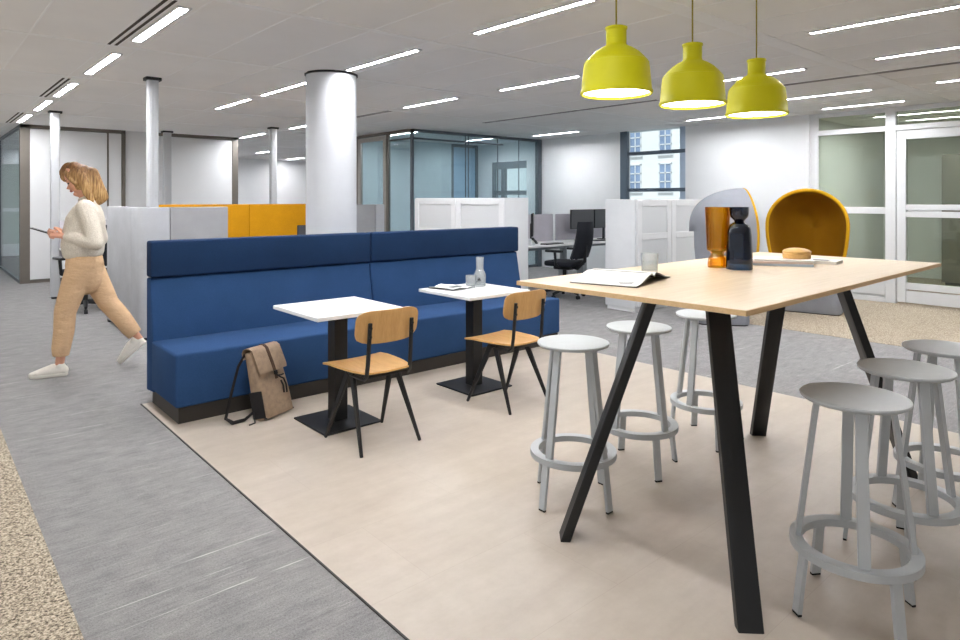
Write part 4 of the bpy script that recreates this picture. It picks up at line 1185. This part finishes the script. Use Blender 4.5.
# neck, trunk
B.tube([(-0.015, 0, 1.36), (-0.006, 0, 1.44), (0.028, 0, 1.53)], [(0.064, 0.062), (0.055, 0.054), (0.054, 0.055)], 16, round_caps=True)
B.tube([(0.02, 0, 0.90), (0.022, 0, 1.02), (0.018, 0, 1.15), (0.006, 0, 1.27), (-0.005, 0, 1.355)], [(0.15, 0.105), (0.135, 0.10), (0.135, 0.10), (0.140, 0.10), (0.055, 0.045)], 20, up=(1, 0, 0), round_caps=True)
for S_, E_, W_ in ((lS, lE, lW), (rS, rE, rW)):
    B.tube([S_, S_.lerp(E_, 0.5), E_], [0.050, 0.045, 0.038], 12, round_caps=True)
    B.tube([E_, E_.lerp(W_, 0.4), W_], [0.038, 0.036, 0.025], 12, round_caps=True)
for H_, K_, A_ in ((lH, lK, lA), (rH, rK, rA)):
    B.tube([H_, H_.lerp(K_, 0.5), K_], [0.085, 0.072, 0.052], 14, round_caps=True)
    B.tube([K_, K_.lerp(A_, 0.35), K_.lerp(A_, 0.75), A_], [0.050, 0.052, 0.037, 0.033], 14, round_caps=True)
# feet inside the shoes
B.tube([lA + V3(0, 0, 0), lA + V3(0.01, 0, -0.055), lA + V3(0.06, 0, -0.065)], [(0.032, 0.032), (0.030, 0.030), (0.028, 0.022)], 12, round_caps=True)
B.tube([rA + V3(0, 0, 0), rA + V3(0.005, 0, -0.045)], [(0.032, 0.032), (0.028, 0.028)], 12, round_caps=True)


# hands: palm with four fingers and a thumb closed on the phone
def hand(W_, dirx, side):
    """palm continues from the wrist; side +1 = left hand (palm faces in/up)"""
    f = Vector(dirx).normalized(); k = Vector((0, -side, 0.35)); k = (k - f * k.dot(f)).normalized()   # palm normal
    a = f.cross(k).normalized()                                                                       # across the knuckles
    if a.z < 0: a = -a
    up_ = k
    p0 = W_; p1 = W_ + f * 0.085
    B.tube([p0, p0 + f * 0.03, p1], [(0.022, 0.026), (0.018, 0.034), (0.014, 0.038)], 12, up=tuple(k), round_caps=True)
    for q, (off, ln) in enumerate(((0.030, 0.066), (0.010, 0.074), (-0.010, 0.069), (-0.029, 0.054))):
        b0 = p1 + a * off - f * 0.012
        b1 = b0 + f * ln * 0.48 + k * 0.004
        b2 = b1 + f * ln * 0.26 + k * ln * 0.24
        b3 = b2 + f * ln * 0.02 + k * ln * 0.30
        B.tube([b0, b1, b2, b3], [0.0092, 0.0086, 0.0080, 0.0066], 8, round_caps=True)
    t0 = p0 + f * 0.025 + a * 0.026 + k * 0.006
    t1 = t0 + f * 0.030 + a * 0.018 + k * 0.014
    t2 = t1 + f * 0.032 + a * 0.002 + k * 0.012
    B.tube([t0, t1, t2], [0.0125, 0.0105, 0.0085], 8, round_caps=True)
    return f, k, a


hand(lW, (0.95, -0.20, 0.16), 1)
hand(rW, (0.95, 0.20, 0.12), -1)
per = B.blend('person', [M['skin'], M['lip'], M['brow'], M['eye_dark']], None, 0.0055, 5, 0.5)
per.location = PLOC; per.rotation_euler = (0, 0, HZ)
tag(per, 'blond person in cream sweater and tan trousers walking left, looking at a phone', 'person')
inv = hd.inverted()
for p in per.data.polygons:
    c = inv @ p.center
    if c.x > 0.045:
        if abs(c.y) < 0.026 and -0.073 < c.z < -0.052 and c.x > 0.070: p.material_index = 1
        elif 0.018 < abs(c.y) < 0.052 and 0.026 < c.z < 0.036: p.material_index = 2
        elif 0.020 < abs(c.y) < 0.046 and -0.004 < c.z < 0.007: p.material_index = 3
# hair: crown, back and sides falling to the shoulders
Hh = MB()
Hh.tube([(-0.022, 0, -0.02), (-0.024, 0, 0.03), (-0.022, 0, 0.075), (-0.014, 0, 0.105)], [(0.090, 0.088), (0.094, 0.094), (0.086, 0.092), (0.055, 0.062)], 20, up=(1, 0, 0), X=hd, round_caps=True)
for s in (-1, 1): Hh.tube([(0.050, s * 0.038, 0.092), (0.048, s * 0.062, 0.060), (0.036, s * 0.078, 0.020), (0.018, s * 0.082, -0.02)], [0.016, 0.017, 0.016, 0.014], 10, X=hd, round_caps=True)
Hh.tube([(0.02, 0, 0.112), (0.046, 0.0, 0.090), (0.056, 0, 0.066)], [(0.060, 0.026), (0.062, 0.018), (0.058, 0.009)], 14, up=(0, 1, 0), X=hd, round_caps=True)
for s in (-1, 1):
    Hh.tube([(0.060, s * 0.050, 1.690), (0.030, s * 0.078, 1.645), (0.006, s * 0.084, 1.575), (-0.015, s * 0.088, 1.50), (-0.045, s * 0.090, 1.44)], [(0.034, 0.020), (0.036, 0.018), (0.038, 0.020), (0.036, 0.020), (0.024, 0.016)], 12, up=(0, 1, 0), round_caps=True)
Hh.tube([(-0.005, 0, 1.67), (-0.022, 0, 1.60), (-0.035, 0, 1.54), (-0.055, 0, 1.48), (-0.082, 0, 1.43)], [(0.05, 0.080), (0.055, 0.088), (0.054, 0.095), (0.052, 0.100), (0.034, 0.088)], 18, up=(1, 0, 0), round_caps=True)
hair = Hh.blend('hair', M['hair'], per, 0.0065, 5, 0.5)
# sweater
S = MB()
S.tube([(0.025, 0, 0.965), (0.027, 0, 1.00), (0.03, 0, 1.06), (0.024, 0, 1.16), (0.008, 0, 1.28), (-0.006, 0, 1.36), (-0.012, 0, 1.405)], [(0.172, 0.138), (0.186, 0.152), (0.192, 0.160), (0.186, 0.156), (0.188, 0.146), (0.165, 0.112), (0.10, 0.085)], 24, up=(1, 0, 0))
S.tube([(-0.012, 0, 1.37), (-0.002, 0, 1.44), (0.012, 0, 1.475)], [(0.080, 0.080), (0.070, 0.070), (0.064, 0.064)], 18)
for S_, E_, W_ in ((lS, lE, lW), (rS, rE, rW)):
    S.tube([S_ + V3(0.01, 0, 0.0), S_.lerp(E_, 0.5), E_ + V3(-0.005, 0, -0.005)], [0.074, 0.068, 0.064], 14, round_caps=True)
    S.tube([E_, E_.lerp(W_, 0.35), E_.lerp(W_, 0.75), E_.lerp(W_, 0.88)], [0.064, 0.060, 0.050, 0.036], 14, round_caps=True)
sw = S.blend('sweater', M['knit'], per, 0.008, 6, 0.5)
# trousers
R_ = MB()
R_.tube([(0.012, 0, 0.80), (0.018, 0, 0.90), (0.022, 0, 1.0)], [(0.155, 0.125), (0.172, 0.142), (0.158, 0.128)], 22, up=(1, 0, 0), round_caps=True)
for H_, K_, A_, cf in ((lH, lK, lA, 0.86), (rH, rK, rA, 0.86)):
    mid = H_.lerp(K_, 0.5); cuff = K_.lerp(A_, cf)
    R_.tube([H_ + V3(0, 0, 0.0), mid + V3(0.008, 0, 0), K_ + V3(0.010, 0, 0)], [0.112, 0.098, 0.082], 16, round_caps=True)
    R_.tube([K_ + V3(0.010, 0, 0), K_.lerp(A_, 0.4), K_.lerp(A_, 0.7) + V3(0.004, 0, 0), cuff], [0.080, 0.076, 0.070, 0.060], 16)
tr = R_.blend('trousers', M['twill'], per, 0.008, 6, 0.5)


def shoe(X, nm='shoe'):
    """toe along +x, sole at z=0"""
    s_ = MB()
    s_.tube([(-0.085, 0, 0.042), (-0.045, 0, 0.05), (0.01, 0, 0.052), (0.07, 0, 0.044), (0.13, 0, 0.034), (0.175, 0, 0.028)], [(0.036, 0.042), (0.038, 0.052), (0.040, 0.050), (0.044, 0.040), (0.044, 0.030), (0.030, 0.022)], 18, up=(0, 0, 1), X=X, round_caps=True)
    s_.tube([(-0.062, 0, 0.06), (-0.035, 0, 0.098)], [(0.036, 0.042), (0.038, 0.044)], 16, up=(1, 0, 0), X=X)
    o_ = s_.blend(nm, M['shoe'], per, 0.006, 4, 0.5)
    pl = [(-0.118, 0.0), (-0.105, 0.032), (-0.05, 0.040), (0.03, 0.040), (0.10, 0.047), (0.16, 0.042), (0.195, 0.022), (0.203, 0.0), (0.195, -0.022), (0.16, -0.042), (0.10, -0.046), (0.03, -0.038), (-0.05, -0.038), (-0.105, -0.032)]
    MB().prism(pl, 0.0, 0.026, 0.006, 2, X).build('sole', M['sole'], o_)
    lc = MB()
    for i in range(4):
        x = 0.02 + 0.024 * i; z = 0.098 - 0.011 * i
        lc.tube([(x, -0.026, z - 0.016), (x + 0.004, 0, z), (x, 0.026, z - 0.016)], 0.004, 6, X=X, round_caps=True)
    lc.build('laces', M['lace'], o_)


SX = Matrix.Diagonal((0.86, 1, 1, 1))
shoe(T(lA.x + 0.040, lA.y, 0.0) @ RZ(math.radians(3)) @ SX)
shoe(T(rA.x + 0.020, rA.y, 0.138) @ RY(math.radians(42)) @ SX)
# phone in the hand
hp = Matrix.Translation(PLOC) @ RZ(HZ)
pc = hp @ V3(0.325, 0.030, 1.190)
ph = thing('smartphone', 'black smartphone held up in the walking person\'s hands', 'phone', pc, HZ)
PX = RY(math.radians(-20))
MB().box((-0.072, -0.036, -0.004), (0.072, 0.036, 0.004), 0.003, 2, PX).build('casing', M['phone_body'], ph)
MB().box((-0.068, -0.033, 0.0038), (0.068, 0.033, 0.0046), 0, 1, PX).build('display', M['screen'], ph)
